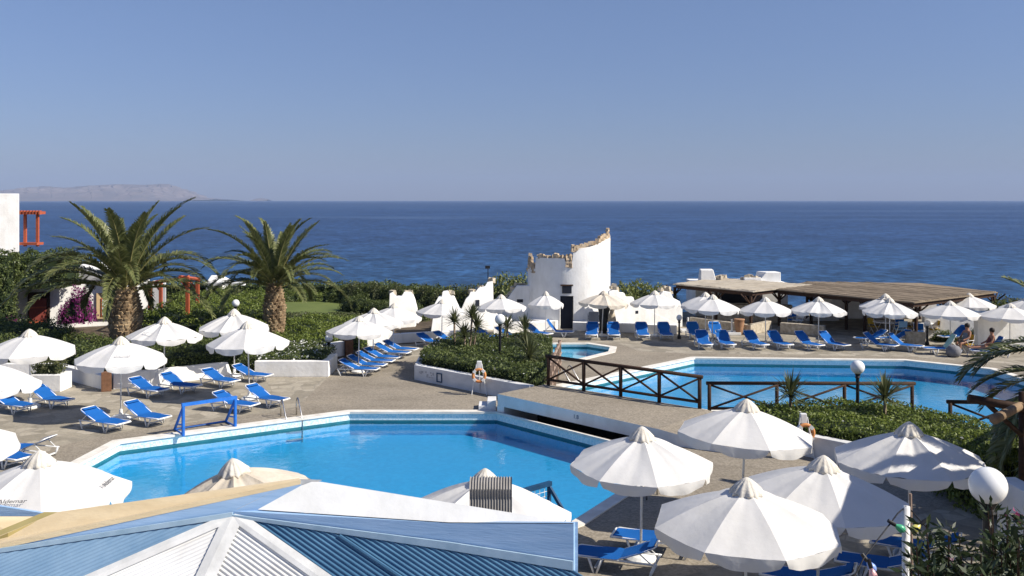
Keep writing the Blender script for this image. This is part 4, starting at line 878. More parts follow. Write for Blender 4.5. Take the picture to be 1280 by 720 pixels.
def panel_text(par_o, k, txt, size, mat, rfrac=.80, twist=0):
    """lettering lying on panel k of a parasol"""
    am = 2 * PI * (k + .5) / 8; m = Vector((math.cos(am), math.sin(am), 0)); tg = Vector((-math.sin(am), math.cos(am), 0)); ap = math.cos(PI / 8)
    p_in, p_out = m * (.3 * 1.4 * ap) + Vector((0, 0, 1.9 + .57 * .7)), m * (1.4 * ap) + Vector((0, 0, 1.9)); upv = (p_in - p_out).normalized(); nrm = tg.cross(upv).normalized()
    o = text_mesh(txt, size, mat, 'printed_lettering'); c = m * (rfrac * 1.4 * ap) + Vector((0, 0, 1.9 + .57 * (1 - rfrac) + .05 * math.sin(PI * rfrac) - .012)) + nrm * .058
    mx = Matrix((tg, upv, nrm)).transposed().to_4x4(); mx.translation = c; o.parent = par_o; o.matrix_basis = mx @ Matrix.Rotation(twist, 4, 'Z'); return o
panel_text(parasols[6], 5, 'Aldemar', .125, M['ink'], .775); panel_text(parasols[6], 7, 'Aldemar', .135, M['ink'], .82)
panel_text(parasols[1], 6, 'Aldemar', .14, M['ink_pale'], .68); panel_text(parasols[2], 5, 'Aldemar', .14, M['ink_pale'], .72)
# depth mark on the bridge side
dm = text_mesh('1.8', .17, M['dark_blue_paint'], 'depth_mark'); q = F0.lerp(F1, .52) - nv * .006
dm.matrix_basis = Matrix.Translation((q.x, q.y, .32)) @ Matrix.Rotation(math.atan2(dv.y, dv.x), 4, 'Z') @ Matrix.Rotation(R(90), 4, 'X'); mb_ = dm.matrix_basis.copy(); par(dm, br); dm.matrix_basis = mb_
for (px, py) in ((860, 416), (915, 419)):
    o = empty('weighted_stand', G(px, py), 0, 'empty white parasol stand with a short stem near the %s' % ('back pair of loungers' if px < 900 else 'terracotta pot'), 'parasol stand', 'empty parasol stands')
    MB().box((0, 0, .07), (.75, .75, .14)).build('slab', M['white_plastic'], o, bevel=.02); MB().tube([(0, 0, .14), (0, 0, .75)], .05, 8).build('stem', M['white_plastic'], o)

# ------------------------------------------------------------------ sun loungers
def make_lounger(back, sling='sling', towel=False):
    root = empty('sun_lounger', (0, 0, 0)); zs = .34; bl = .78; bx, bz = -.12 - bl * math.cos(R(back)), zs + bl * math.sin(R(back)); W = .315
    def sheet(pts, sagv, name, mat):
        mb = MB(); vs = []; nx, ny = 8, 6
        for i in range(nx + 1):
            t = i / nx; p = pts[0].lerp(pts[1], t)
            for j in range(ny + 1):
                v = j / ny; y = (v - .5) * 2 * (W + .045) * (1 - (.12 * max(0, abs(t - .5) * 2 - .8) / .2)); vs.append((p.x, y, p.z - sagv * math.sin(PI * v) * (.4 + .6 * math.sin(PI * t)) + .030 - (.03 if j in (0, ny) else 0)))
        fs = [(i * (ny + 1) + j, (i + 1) * (ny + 1) + j, (i + 1) * (ny + 1) + j + 1, i * (ny + 1) + j + 1) for i in range(nx) for j in range(ny)]
        return mb.add(vs, fs).build(name, mat, root, smooth=True)
    sheet([Vector((-.13, 0, zs)), Vector((.92, 0, zs - .02))], .045, 'seat', M[sling]); bk_ = sheet([Vector((bx, 0, bz)), Vector((-.11, 0, zs))], .05, 'backrest', M['towel'] if towel else M[sling])
    for s in (-1, 1):
        MB().tube([(-.92, s * W, zs - .05), (-.1, s * W, zs - .035), (.5, s * W, zs - .03), (.88, s * W, zs - .02), (.96, s * (W - .03), zs - .03)], [.022, .024, .026, .028, .026], 8).build('side_rail', M['white_plastic'], root, smooth=True)
        MB().tube([(-.10, s * (W - .002), zs + .0), (bx * .6 - .05, s * W, zs + (bz - zs) * .55), (bx, s * W, bz), (bx - .05, s * (W - .06), bz + .03)], [.017, .017, .017, .017], 8).build('back_rail', M['white_plastic'], root, smooth=True)
        MB().tube([(.28, s * W, zs - .03), (.40, s * (W + .03), .0)], [.034, .024], 6).tube([(.58, s * W, zs - .03), (.46, s * (W + .03), .0)], [.030, .022], 6).build('leg', M['white_plastic'], root, smooth=True)
        MB().tube([(-.88, s * W, zs - .04), (-.74, s * (W + .02), 0)], [.036, .026], 6).build('leg', M['white_plastic'], root, smooth=True)
    MB().tube([(.955, -(W - .03), zs - .03), (.955, W - .03, zs - .03)], .03, 8).build('foot_rail', M['white_plastic'], root, smooth=True)
    MB().tube([(bx - .05, -(W - .06), bz + .03), (bx - .05, W - .06, bz + .03)], .017, 8).build('head_rail', M['white_plastic'], root, smooth=True)
    for x in (.43, -.78): MB().box((x, 0, .11), (.05, W * 2, .03)).build('crossbar', M['white_plastic'], root)
    for s in (-1, 1): MB().tube([(bx * .62, s * W, zs + (bz - zs) * .55), (-.80, s * W, zs - .05)], .014, 5).build('brace', M['white_plastic'], root)
    # folded head end of the sling, hanging behind
    d = Vector((math.cos(R(back)), 0, -math.sin(R(back))))
    MB().add([(bx + .01, -W + .04, bz + .035), (bx + .01, W - .04, bz + .035), (bx + .16 * d.x, W - .05, bz + .06 + .16 * d.z), (bx + .16 * d.x, -W + .05, bz + .06 + .16 * d.z)], [(0, 1, 2, 3)]).build('head_pad', M['towel'] if towel else M[sling], bk_)
    return root
LP = {}; LR = random.Random(9)
def lounger(px, py, head, label, back=32, kind='sling', towel=False, group='blue sun loungers'):
    key = (back, kind, towel)
    if key not in LP: LP[key] = o = make_lounger(back, kind, towel)
    else: o = dup(LP[key])
    o.location = G(px, py); o.rotation_euler = (0, 0, R(head + LR.uniform(-4, 4))); o.scale = (.84, .86, .88); tag(o, label, 'sun lounger', group); return o
LNG = [
 (131, 538, -27, 'blue lounger left of the pole of the parasol in front of the brick pier', 23),
 (183, 531, -27, 'blue lounger right of the pole of the parasol in front of the brick pier', 28),
 (185, 496, -28, 'blue lounger left of the parasol pole beside the thick palm', 23),
 (225, 491, -28, 'blue lounger right of the parasol pole beside the thick palm', 28),
 (275, 484, -28, 'blue lounger in front of the sloping buttress by the rear left parasol', 23),
 (315, 477.5, -22, 'blue lounger closest to the wall with white flowers', 23),
 (294, 515, -27, 'blue lounger partly hidden by the blue goal frame', 23),
 (333, 508, -26, 'blue lounger right of the goal frame, nearest the pool ladder', 28),
 (64, 509, -26, 'blue lounger in front of the square white planter box', 28),
 (17, 516, -26, 'blue lounger at the left edge under the parasol cut by the frame', 23),
 (33, 573, 172, 'blue lounger with its raised back to the right, above the lettered parasol', 23),
 (6, 582, -26, 'blue lounger low at the left edge, mostly under a parasol corner', 23),
 (448, 470, -14, 'blue lounger nearest the viewer in the parallel row by the hedge', 24),
 (458, 464.7, -14, 'second blue lounger from the front of the parallel row', 24),
 (468.5, 459.5, -14, 'third blue lounger from the front of the parallel row', 24),
 (477.5, 454.5, -15, 'third blue lounger from the back of the parallel row', 24),
 (490, 448.5, -15, 'second blue lounger from the back of the parallel row', 24),
 (500, 444.2, -16, 'rearmost blue lounger of the parallel row', 24),
 (538, 434.6, -40, 'blue lounger left of the pole of the parasol behind the yucca', 23),
 (560, 432, -36, 'blue lounger right of the pole of the parasol behind the yucca', 23),
 (610, 428, -40, 'blue lounger behind the hedge, left of the globe lamp post', 23),
 (637, 426, -34, 'blue lounger behind the hedge, right of the globe lamp post', 23),
 (672, 423.5, -42, 'blue lounger left of the narrow parasol pole by the tower', 28),
 (697, 422, -14, 'blue lounger right of the narrow parasol pole by the tower door', 50),
 (740, 424, -95, 'blue lounger facing the viewer, left of the beige parasol pole', 38),
 (767, 424, -92, 'blue lounger facing the viewer, right of the beige parasol pole', 38),
 (803, 424.5, -92, 'blue lounger facing the viewer, left of the pole before the stepped ruin', 38),
 (831.5, 424.5, -90, 'blue lounger facing the viewer, right of the pole before the stepped ruin', 38),
 (868, 424, -88, 'blue lounger of the back pair by the pergola, on the left', 38),
 (896, 424, -84, 'blue lounger of the back pair by the pergola, on the right', 38),
 (879.5, 436, -88, 'blue lounger of the front pair by the pergola, on the left', 38),
 (906.5, 436, -82, 'blue lounger of the front pair by the pergola, on the right', 38),
 (944, 436.5, -72, 'blue lounger left of the pole at the pergola front corner', 38),
 (974, 436.5, -76, 'blue lounger right of the pole at the pergola front corner', 38),
 (1010, 437.5, -62, 'blue lounger left of the lone parasol pole across the far pool', 40),
 (1041, 437.5, -62, 'blue lounger right of the lone parasol pole across the far pool', 40),
 (1089, 430.5, 188, 'blue lounger with its feet to the left, behind the twin parasols pole', 28),
 (1099, 438.5, -40, 'blue lounger left of the front twin parasol pole, feet to the right', 38),
 (1119, 430.5, 188, 'blue lounger with its feet to the left, right of the twin parasols pole', 28),
 (1130, 439.5, -40, 'blue lounger in front of the short cream stone wall', 38),
 (1193, 428, 200, 'blue lounger behind the yellow chair at the far right terrace', 40),
 (1222, 428.5, 200, 'blue lounger in front of the right cafe wall, behind the seated people', 40),
 (1261, 432, 190, 'blue lounger at the right edge just above the palm fronds', 40),
 (1237, 447, 176, 'blue lounger with a person in maroon sitting on it', 55),
 (1178, 444, 172, 'lounger with a pale green towel over its backrest', 55, 'sling', True),
 (742, 414, -92, 'lounger backrest with shade painted in as grey, standing up against the tower bench', 60, 'sling_shaded', False),
 (772, 713, 162, 'blue lounger beside the end of the blue roof board', 22),
 (818, 690, 158, 'blue lounger right behind the pole at the near pool corner', 14),
 (1104, 724, 158, 'blue lounger left of the white light pole in shade', 20),
 (1146, 701, 156, 'blue lounger behind the white light pole in dappled shade', 20),
 (1012, 742, 158, 'blue lounger corner at the bottom edge under the half-shaded parasol', 20),
]
loungers = [lounger(*l) for l in LNG]

# ------------------------------------------------------------------ pool fittings
def goal(a, b, back, hh, label, mat):
    root = empty('water_polo_goal', a, 0, label, 'goal', None); a, b, back = Vector(a), Vector(b), Vector(back); z = Vector((0, 0, hh))
    par(MB().box(((a + b + z * 2) / 2)[:], ((b - a).length + .09, .09, .09), math.atan2(b.y - a.y, b.x - a.x)).build('crossbar', M[mat]), root)
    for p in (a, b):
        par(MB().tube([p, p + z - Vector((0, 0, .046))], .05, 6).build('upright', M[mat]), root)
        par(MB().tube([p + z * .93, p + back * .85 + Vector((0, 0, .05)), ], .045, 6).tube([p + z * .35, p + back * .5 + Vector((0, 0, .25))], .025, 5).tube([p + back * .85 + Vector((0, 0, .04)), p + Vector((0, 0, .04))], .03, 5).build('rear_stay', M[mat]), root)
    par(MB().tube([a + back * .85 + Vector((0, 0, .05)), b + back * .85 + Vector((0, 0, .05))], .03, 5).build('ground_bar', M[mat]), root)
    return root
goal(G(229, 546), G(294, 535.5), (-.55, .75, 0), .90, 'bright blue goal frame on the left edge of the pool', 'blue_paint')
g2 = goal(Vector((-.45, 19.0, 0)), Vector((.78, 20.15, 0)), (.6, -.75, 0), .85, 'dark blue goal frame with a net at the near pool edge', 'dark_blue_paint')
nt2 = MB(); a, b = Vector((-.45, 19.0, 0)), Vector((.78, 20.15, 0))
for k in range(13): p = a.lerp(b, k / 12); nt2.tube([p + Vector((0, 0, .05)), p + Vector((0, 0, .83))], .006, 4)
for k in range(8): z = Vector((0, 0, .1 + k * .1)); nt2.tube([a + z, b + z], .006, 4)
par(nt2.build('net', M['pole']), g2)
def ladder(p0, out, sep, label, hh=.75):
    """two bent handrails from the deck over the coping into the water"""
    root = empty('pool_ladder', p0, 0, label, 'ladder'); p0 = Vector(p0); out = Vector((*out, 0)).normalized(); sd = Vector((-out.y, out.x, 0)) * sep; Z = Vector((0, 0, 1))
    for s in (0, 1):
        q = p0 + sd * s; pts = [q + out * x + Z * z for x, z in ((0, 0), (0, .30), (.01, .44), (.06, .53), (.13, .56), (.20, .52), (.27, .43), (.60, .06), (.64, -.02), (.65, -.9))]
        par(MB().tube(pts, .021, 8).build('handrail', M['steel'], smooth=True), root)
    for k in range(3): par(MB().box((p0 + sd * .5 + out * .66 - Z * (.35 + .25 * k))[:], (.1, sep, .03), math.atan2(out.y, out.x)).build('tread', M['steel']), root)
ladder(G(370.5, 519.5), (.42, -.75), -.5, 'stainless steel ladder with two bent handrails on the back edge of the pool')
ladder(Vector((3.05, 21.75, 0)), (-.8, .6), -.5, 'steel pool ladder in the shade of the near corner parasol')
ladder(G(709, 476), (.6, -.6), -.5, 'small steel ladder on the far pool beside the plank fence')
def buoy(q, label):
    root = empty('lifebuoy_stand', q, 0, label, 'lifebuoy stand', 'lifebuoy stands'); q = Vector(q)
    for dx, dy in ((-.26, -.12), (.26, -.12), (0, .22)): par(MB().tube([q + Vector((dx, dy, 0)), q + Vector((dx * .35, dy * .3, 1.08))], .02, 6).build('leg', M['white_plastic']), root)
    par(MB().box((q + Vector((0, 0, 1.04)))[:], (.17, .12, .26)).build('head_box', M['white_plastic'], bevel=.02), root)
    rg = MB(); n1, n2 = 24, 8; vs = []; fs = []
    for i in range(n1):
        a = 2 * PI * i / n1
        for j in range(n2):
            b = 2 * PI * j / n2; r = .21 + .05 * math.cos(b); vs.append(q + Vector((r * math.cos(a), -.20 + .05 * math.sin(b), .70 + r * math.sin(a))))
    fs = [(i * n2 + j, ((i + 1) % n1) * n2 + j, ((i + 1) % n1) * n2 + (j + 1) % n2, i * n2 + (j + 1) % n2) for i in range(n1) for j in range(n2)]
    ro = par(rg.add(vs, fs).build('life_ring', M['orange'], smooth=True), root)
    sb = MB()
    for a in (.8, 2.4, 3.9, 5.5):
        c = q + Vector((.21 * math.cos(a), -.20, .70 + .21 * math.sin(a))); sb.box(c[:], (.09, .112, .115), 0, 0, -a)
    sub(sb.build('ring_band', M['white_plastic']), ro)
buoy(G(599, 494), 'orange lifebuoy on a white tripod before the pictogram wall')
buoy(G(1004, 573), 'orange lifebuoy on a white tripod behind the lone parasol by the hedge')

# ------------------------------------------------------------------ lamps
def globe(root, c, r): par(MB().lathe([(r * math.sin(PI * (k + .02) / 14.04), -r * math.cos(PI * (k + .02) / 14.04)) for k in range(15)], 24, c).build('globe', M['globe'], smooth=True), root)
def lamp(px, gy, base, r, post_r, label, base_z=0):
    """globe seen at px, gy over the ground point base"""
    q = Vector(base); Y = q.y; zc = H - (gy - HY) * Y / F; root = empty('globe_lamp', (q.x, q.y, base_z), 0, label, 'lamp', 'white globe lamps')
    par(MB().lathe([(post_r * 2, base_z), (post_r * 2, base_z + .12), (post_r * 1.2, base_z + .2), (post_r, (zc - r) * .5), (post_r, zc - r - .12), (post_r * 1.6, zc - r - .1), (post_r * 1.2, zc - r - .05), (post_r * 1.8, zc - r + .02)], 12, (q.x, q.y, 0)).build('post', M['black'], smooth=False), root)
    globe(root, (q.x, q.y, zc), r)
lamp(625, 400, G(625, 474), .20, .05, 'globe lamp on a tall black post in the central hedge')
lamp(1072, 460, G(1072, 545), .20, .05, 'globe lamp on a black post in the trimmed hedge before the far pool')
lamp(412, 424, G(411, 452), .17, .05, 'short globe lamp at the end of the wall with white flowers')
lamp(849, 398, G(849, 424.5), .145, .045, 'short globe lamp in front of the stepped ruin wall')
lamp(1159, 405, G(1159, 432.5), .15, .045, 'short globe lamp beside the short stone wall at the cafe')
lamp(295, 380, (-11.8, 41.0, 0), .16, .04, 'globe lamp half hidden behind the rear left parasol')
ql = P(1235, 608, 11.3); lamp(1235, 608, (ql.x, 11.3, 0), .215, .06, 'large globe lamp on a black ringed post in the lower right corner')
for k, z in enumerate((3.05, 2.98, 2.9)): pass
# white light pole with a festoon of coloured bulbs
fp = empty('light_pole', (P(1133, 0, 10.4).x, 10.4, 0), 0, 'white pole carrying a string of coloured bulbs at lower right', 'pole')
tp_ = P(1132.5, 634, 10.4); par(MB().tube([(tp_.x, 10.4, 0), tp_], .042, 10).build('shaft', M['pole'], smooth=True), fp)
tag(MB().tube([(tp_.x + .13, 10.55, 0), (tp_.x + .11, 10.5, 2.6), P(1138, 618, 10.5)], .016, 6).build('steel_prop', M['wood_pale']), 'thin brown rod leaning beside the white light pole', 'rod')
fe = empty('festoon_cable', tp_, 0, 'sagging black cable with green, yellow, blue and pink bulbs', 'string of lights')
pts = [P(1068, 722, 9.6), P(1080, 698, 9.8), P(1100, 672, 10.1), P(1114, 654, 10.3), P(1122, 643, 10.35), tp_, P(1140, 640, 10.4), P(1152, 654, 10.3), P(1180, 682, 10.1), P(1210, 705, 9.8), P(1226, 717, 9.7)]
par(MB().tube(pts, .008, 6).build('cable', M['black']), fe)
def bulb(px, py, Y, mat, ax):
    c = P(px, py, Y); ax = Vector(ax).normalized(); r = .042; qq = ax.to_track_quat('Z', 'Y').to_matrix()
    mb = MB(); pr = [(.016, -.10), (.018, -.05), (.030, -.03), (r, .005), (r * .95, .03), (r * .6, .055), (.004, .065)]
    mb.lathe(pr, 14); mb.v = [tuple(c + qq @ Vector(v)) for v in mb.v]; bo = par(mb.build('bulb', M[mat], smooth=True), fe)
    mb = MB(); mb.lathe([(.02, -.15), (.022, -.09), (.02, -.06)], 10); mb.v = [tuple(c + qq @ Vector(v)) for v in mb.v]; sub(mb.build('socket', M['black']), bo)
bulb(1125, 661, 10.25, 'bulb_green', (.8, 0, -.5)); bulb(1145, 661, 10.25, 'bulb_yellow', (-.8, -.2, -.5)); bulb(1089, 709, 9.8, 'bulb_blue', (.5, -.2, -.7)); bulb(1187, 700, 9.9, 'bulb_pink', (-.4, -.3, -.8)); bulb(1091, 719, 9.7, 'bulb_pink', (.2, -.2, -.9))

# log pergola at the right edge
lg = empty('log_pergola', (P(1278, 0, 19).x, 19, 0), 0, 'dark log post and beams of a pergola cut by the right edge', 'pergola')
q = P(1279, 0, 19); par(MB().tube([(q.x, 19, 0), (q.x, 19, 3.0)], .085, 10).build('post', M['wood_dark'], smooth=True), lg)
par(MB().tube([P(1211, 499, 18.8), P(1330, 520, 18.8)], .085, 10).build('beam', M['wood_dark'], smooth=True), lg)
par(MB().tube([P(1243, 525, 16.6), P(1278, 507, 19.2), P(1330, 480, 24)], [.09, .085, .08], 10).build('beam', M['log'], smooth=True), lg)
par(MB().tube([P(1234, 506, 18.85), P(1277, 545, 18.95)], .05, 8).build('brace', M['wood_dark'], smooth=True), lg)
wl = MB(); wall_run(wl, [P(1246, 620, 17.5)[:2], P(1300, 620, 16.2)[:2]], 1.75, .35); tag(wl.build('garden_wall', M['wall'], bevel=.02), 'white wall at the right edge behind the large globe lamp', 'wall')

vr = empty('added_shade_roof', (10, 11, 0), 0, 'unseen reed-topped timber roof added beyond the right edge to shade the nearest parasols', 'pergola')  # out of view, added and shaped only to cast shade over the lower right
vp = ccw([(9.0, 16.3), (8.3, 12.5), (7.7, 8.6), (13, 8.6), (13, 16.3)])
par(MB().prism(vp, 4.86, 4.93).build('roof_mat', M['reed_brown']), vr)
for y in (9.3, 11.8, 14.2, 15.8): par(MB().box((10.7, y, 4.77), (4.3, .12, .16)).build('rafter', M['wood_dark']), vr)
for q in ((9.3, 15.8), (12.7, 15.8), (8.6, 9.3), (12.7, 9.3)): par(MB().box((q[0], q[1], 2.35), (.16, .16, 4.7)).build('post', M['wood_dark']), vr)

# ------------------------------------------------------------------ cafe furniture and people
def chair(q, rz, mat, label, group='cafe chairs'):
    root = empty('folding_chair', q, rz, label, 'chair', group)
    MB().box((0, 0, .45), (.44, .42, .04)).build('seat', M[mat], root); MB().box((-.22, 0, .72), (.04, .44, .30), 0, 0, -.15).build('backrest', M[mat], root)
    for s in (-1, 1):
        MB().tube([(.2, s * .22, 0), (-.2, s * .22, .62), (-.24, s * .22, .88)], .018, 6).build('leg', M['pole'], root); MB().tube([(-.22, s * .22, 0), (.2, s * .22, .62), (-.2, s * .22, .64)], .018, 6).build('leg', M['pole'], root)
    return root
for (px, py, rz, m, lab) in ((1093, 420, 20, 'yellow', 'mustard canvas chair left of the white cafe table'), (1122, 421, 90, 'sling', 'blue chair behind the pale blue one at the cafe table'), (1125.5, 424, 100, 'lightblue', 'pale blue chair at the white cafe table'), (1139, 420, 190, 'yellow', 'bright yellow chair right of the white cafe table'),
                             (1149, 427, 60, 'sling', 'blue chair left of the bollard lamp at the cafe'), (1168, 424, 170, 'yellow', 'yellow chair right of the bollard lamp at the cafe'), (990, 411, 250, 'sling', 'blue chair alone in the shade between the pergolas'), (997, 412, 200, 'white_plastic', 'white chair next to the lone blue chair'), (1208, 444, 200, 'yellow', 'yellow chair with a person in grey sitting in it')):
    chair(G(px, py), R(rz), m, lab)
def table(q, label, r=.5, mat='white_plastic'):
    root = empty('cafe_table', q, 0, label, 'table', 'cafe tables')
    MB().lathe([(r, .70), (r + .01, .72), (r, .74)], 24).build('tabletop', M[mat], root); MB().tube([(0, 0, .03), (0, 0, .7)], .04, 8).build('stem', M['pole'], root); MB().lathe([(.28, 0), (.26, .03), (.05, .05)], 16).build('foot', M['pole'], root)
table(G(1107, 421), 'round white cafe table behind the twin parasols', .62); table(G(1153, 423), 'round white cafe table behind the bollard lamp', .5); table(G(196, 411), 'white terrace table beside the red pergola post', .55)
chair(G(205, 413), 1.2, 'white_plastic', 'white chair on the terrace above the tall left parasol', 'terrace chairs'); chair(G(213, 411), 2.6, 'black', 'black chair on the terrace near the red post', 'terrace chairs')
def person(q, rz, joints, top, label, seat):
    """one skinned body over a chain of joints; hair and top are its children"""
    root = empty('person', q, rz, label, 'person')
    def skin(name, verts, edges, mat):
        me = bpy.data.meshes.new(name); me.from_pydata([v[0] for v in verts], edges, []); me.materials.append(mat); o = bpy.data.objects.new(name, me); C.objects.link(o); o.parent = root
        if not me.skin_vertices: me.attributes.new('skin', 'FLOAT', 'POINT') if False else None
        bm = bmesh.new(); bm.from_mesh(me); lay = bm.verts.layers.skin.verify()
        for i, v in enumerate(bm.verts):
            r = verts[i][1]; v[lay].radius = (r, r); v[lay].use_root = (i == 0)
        bm.to_mesh(me); bm.free(); o.modifiers.new('skin', 'SKIN'); s = o.modifiers.new('sub', 'SUBSURF'); s.levels = 1; s.render_levels = 2; return o
    z = seat
    V = [((0, 0, z + .10), .13), ((.0, 0, z + .30), .125), ((-.05, 0, z + .50), .14), ((-.05, 0, z + .62), .06), ((-.03, 0, z + .72), .085), ((-.02, 0, z + .80), .09),
         ((-.05, .18, z + .53), .055), ((.08, .24, z + .30), .042), ((.28, .18, z + .22), .034), ((.36, .16, z + .20), .036),
         ((-.05, -.18, z + .53), .055), ((.08, -.24, z + .30), .042), ((.28, -.18, z + .22), .034), ((.36, -.16, z + .20), .036),
         ((.12, .09, z + .08), .085)] + [((x, .10, zz), r) for x, zz, r in joints] + [((.12, -.09, z + .08), .085)] + [((x, -.10, zz), r) for x, zz, r in joints]
    nj = len(joints); e = [(0, 1), (1, 2), (2, 3), (3, 4), (4, 5), (2, 6), (6, 7), (7, 8), (8, 9), (2, 10), (10, 11), (11, 12), (12, 13), (0, 14)] + [(14 + k, 15 + k) for k in range(nj)] + [(0, 15 + nj)] + [(15 + nj + k, 16 + nj + k) for k in range(nj)]
    skin('body', V, e, M['skin'])
    skin('clothing', [((0, 0, z + .06), .15), ((0, 0, z + .30), .145), ((-.05, 0, z + .52), .155), ((-.05, .15, z + .53), .07), ((-.05, -.15, z + .53), .07), ((.2, .1, z + .08), .10), ((.2, -.1, z + .08), .10)], [(0, 1), (1, 2), (2, 3), (2, 4), (0, 5), (0, 6)], M[top])
    MB().lathe([(.06, .70), (.105, .76), (.112, .83), (.09, .89), (.03, .92)], 14, (-.045, 0, z)).build('hair', M['hair'], root, smooth=True)
g = G(1238, 447); person(g + Vector((.05, .05, 0)), R(176), [(.50, .42, .06), (.85, .40, .04), (1.0, .44, .035)], 'maroon', 'person in a maroon top sitting upright on a blue lounger', .34)
g = G(1208, 444); person(g, R(200), [(.45, .52, .065), (.48, .12, .042), (.60, .04, .035)], 'grey_cloth', 'person in grey clothes seated on the yellow chair by the far pool', .46)
c = G(1192, 447); tag(MB().lathe([(.2, 0), (.30, .12), (.30, .34), (.2, .46), (.1, .5)], 14, c, wob=lambda i, k: .08 * math.sin(k * 2.3 + i)).build('beach_bag', M['grey_cloth'], smooth=True), 'round grey beach bag standing beside the seated person in grey', 'bag')

# ------------------------------------------------------------------ vegetation
def hedge(name, poly, z0, z1, label, mat='leaf_dark', size=.09, dens=260, rough=.14, cat='hedge', flowers=None, fdens=20, ph=0):
    poly = ccw(poly); root = empty(name, (poly[0].x, poly[0].y, z0), 0, label, cat); n = len(poly)
    xs = [p.x for p in poly]; ys = [p.y for p in poly]; inn = offset_poly(poly, -.14)
    core = MB(); core.prism(inn, z0, z1 - .16); par(core.build('shade_core', M['hedge_core']), root)  # solid filler coloured as the shaded inside of the hedge
    P3, N3 = [], []
    A = (max(xs) - min(xs)) * (max(ys) - min(ys)); k = int(A * dens)
    X = RNG.uniform(min(xs), max(xs), k); Y = RNG.uniform(min(ys), max(ys), k); ins = np.zeros(k, bool)
    for i in range(n):
        a, b = poly[i], poly[(i + 1) % n]; cond = ((a.y > Y) != (b.y > Y)); xi = (b.x - a.x) * (Y - a.y) / ((b.y - a.y) or 1e-9) + a.x; ins ^= cond & (X < xi)
    X, Y = X[ins], Y[ins]; pt = np.stack([X, Y, np.full_like(X, z1)], 1); d = np.full(len(X), 9.)
    for i in range(n):
        a, b = poly[i], poly[(i + 1) % n]; e = (b - a); L = e.length; d = np.minimum(d, np.abs((X - a.x) * e.y - (Y - a.y) * e.x) / L)
    pt[:, 2] += lump(pt, 1.2, ph) * rough + lump(pt, 4.5, ph) * rough * .35 - np.clip(.25 - d, 0, .25) * .5 + RNG.uniform(-.10, .03, len(X)); P3.append(pt); nn = np.zeros_like(pt); nn[:, 2] = 1; N3.append(nn)
    for i in range(n):
        a, b = poly[i], poly[(i + 1) % n]; e = b - a; L = e.length; k = int(L * (z1 - z0) * dens * .9)
        if k < 1: continue
        t = RNG.uniform(0, 1, k); z = RNG.uniform(z0, z1, k); nx, ny = e.y / L, -e.x / L
        q = np.stack([a.x + e.x * t, a.y + e.y * t, z], 1); off = lump(q, 1.6, ph) * rough * .8 + lump(q, 5, ph) * rough * .3 - RNG.uniform(0, .14, k)
        q[:, 0] += nx * off; q[:, 1] += ny * off; P3.append(q); N3.append(np.tile([nx, ny, .25], (k, 1)))
    pts = np.concatenate(P3); nr = np.concatenate(N3); V, Q = leaf_quads(pts, nr, size)
    par(npmesh('leaves', V, Q, M[mat]), root)
    if flowers:
        k = int(len(P3[0]) * fdens / dens); idx = RNG.integers(0, len(pts), k); V, Q = leaf_quads(pts[idx] + nr[idx] * .05, nr[idx], size * .9, 1., .4); par(npmesh('flowers', V, Q, M[flowers]), root)['kind'] = 'stuff'
    return root
hedge('planted_hedge', [(-3.55, 36.6), (.4, 32.75), (1.25, 33.5), (1.75, 41.6), (-2.3, 42.4), (-3.5, 38.6)], .35, .98, 'dark leafy hedge filling the central white planter', 'leaf_dark', .10, 300, .16, flowers='petal_white', fdens=1)
hedge('trimmed_hedge', [(6.75, 26.9), (7.7, 26.1), (10.45, 23.3), (12.9, 23.3), (12.6, 26.2), (11.3, 28.6), (6.9, 28.4)], .05, .88, 'trimmed green hedge between the log fence and the shaded planter wall', 'leaf_bright', .09, 420, .13, flowers='petal_white', fdens=1.2, ph=2)
hedge('flower_bed', [(-10.2, 37.25), (-7.3, 37.25), (-7.3, 40.0), (-8.8, 41.2), (-10.4, 40.4)], .02, .78, 'bed of white flowers above the low white wall', 'leaf_dark', .09, 300, .14, 'flower bed', 'petal_white', 45)
hedge('planted_hedge', [(-17.4, 37.3), (-14.2, 34.95), (-11.0, 37.2), (-10.5, 37.3), (-10.8, 41), (-19, 41.2)], .02, 1.0, 'dark mixed hedge behind the buttressed wall, around the palm trunk', 'leaf_dark', .10, 240, .28, ph=1)
hedge('planted_hedge', [(-10.6, 41.6), (-8.9, 41.4), (-7.0, 43.6), (-5.8, 46), (-6.4, 50), (-10.8, 50.5), (-11.6, 47)], .02, .8, 'bright green sloping hedge right of the thinner palm', 'leaf_bright', .11, 220, .22, ph=3)
hedge('planted_hedge', [(-12.8, 42.6), (-10.9, 42.2), (-12.4, 50), (-13.7, 54), (-14.7, 58), (-18.5, 58), (-18.5, 47), (-17, 43.2)], .02, 1.3, 'bright green shrubbery between the two palms', 'leaf_bright', .12, 170, .35, ph=4)
hedge('planted_hedge', [(-12.2, 51.2), (-6.4, 50.8), (-5.2, 52.8), (-12.6, 53.2)], .02, .58, 'low trimmed hedge along the front edge of the lawn', 'leaf_olive', .13, 140, .15, ph=5)
hedge('coast_hedge', [(-60, 66.6), (-22, 66.0), (-8.5, 65.6), (-4.2, 61.5), (-3.6, 62.4), (-8.2, 67.3), (-22, 67.9), (-60, 69.3)], .02, 1.0, 'long dark hedge closing the garden along the sea edge', 'leaf_dark', .16, 90, .35, ph=9)
hedge('planted_hedge', [(-25, 37.3), (-18.2, 37.3), (-19.6, 43), (-24, 46), (-30, 44)], .02, 1.2, 'olive hedge at the left edge behind the planter box', 'leaf_dark', .11, 170, .3, ph=6)
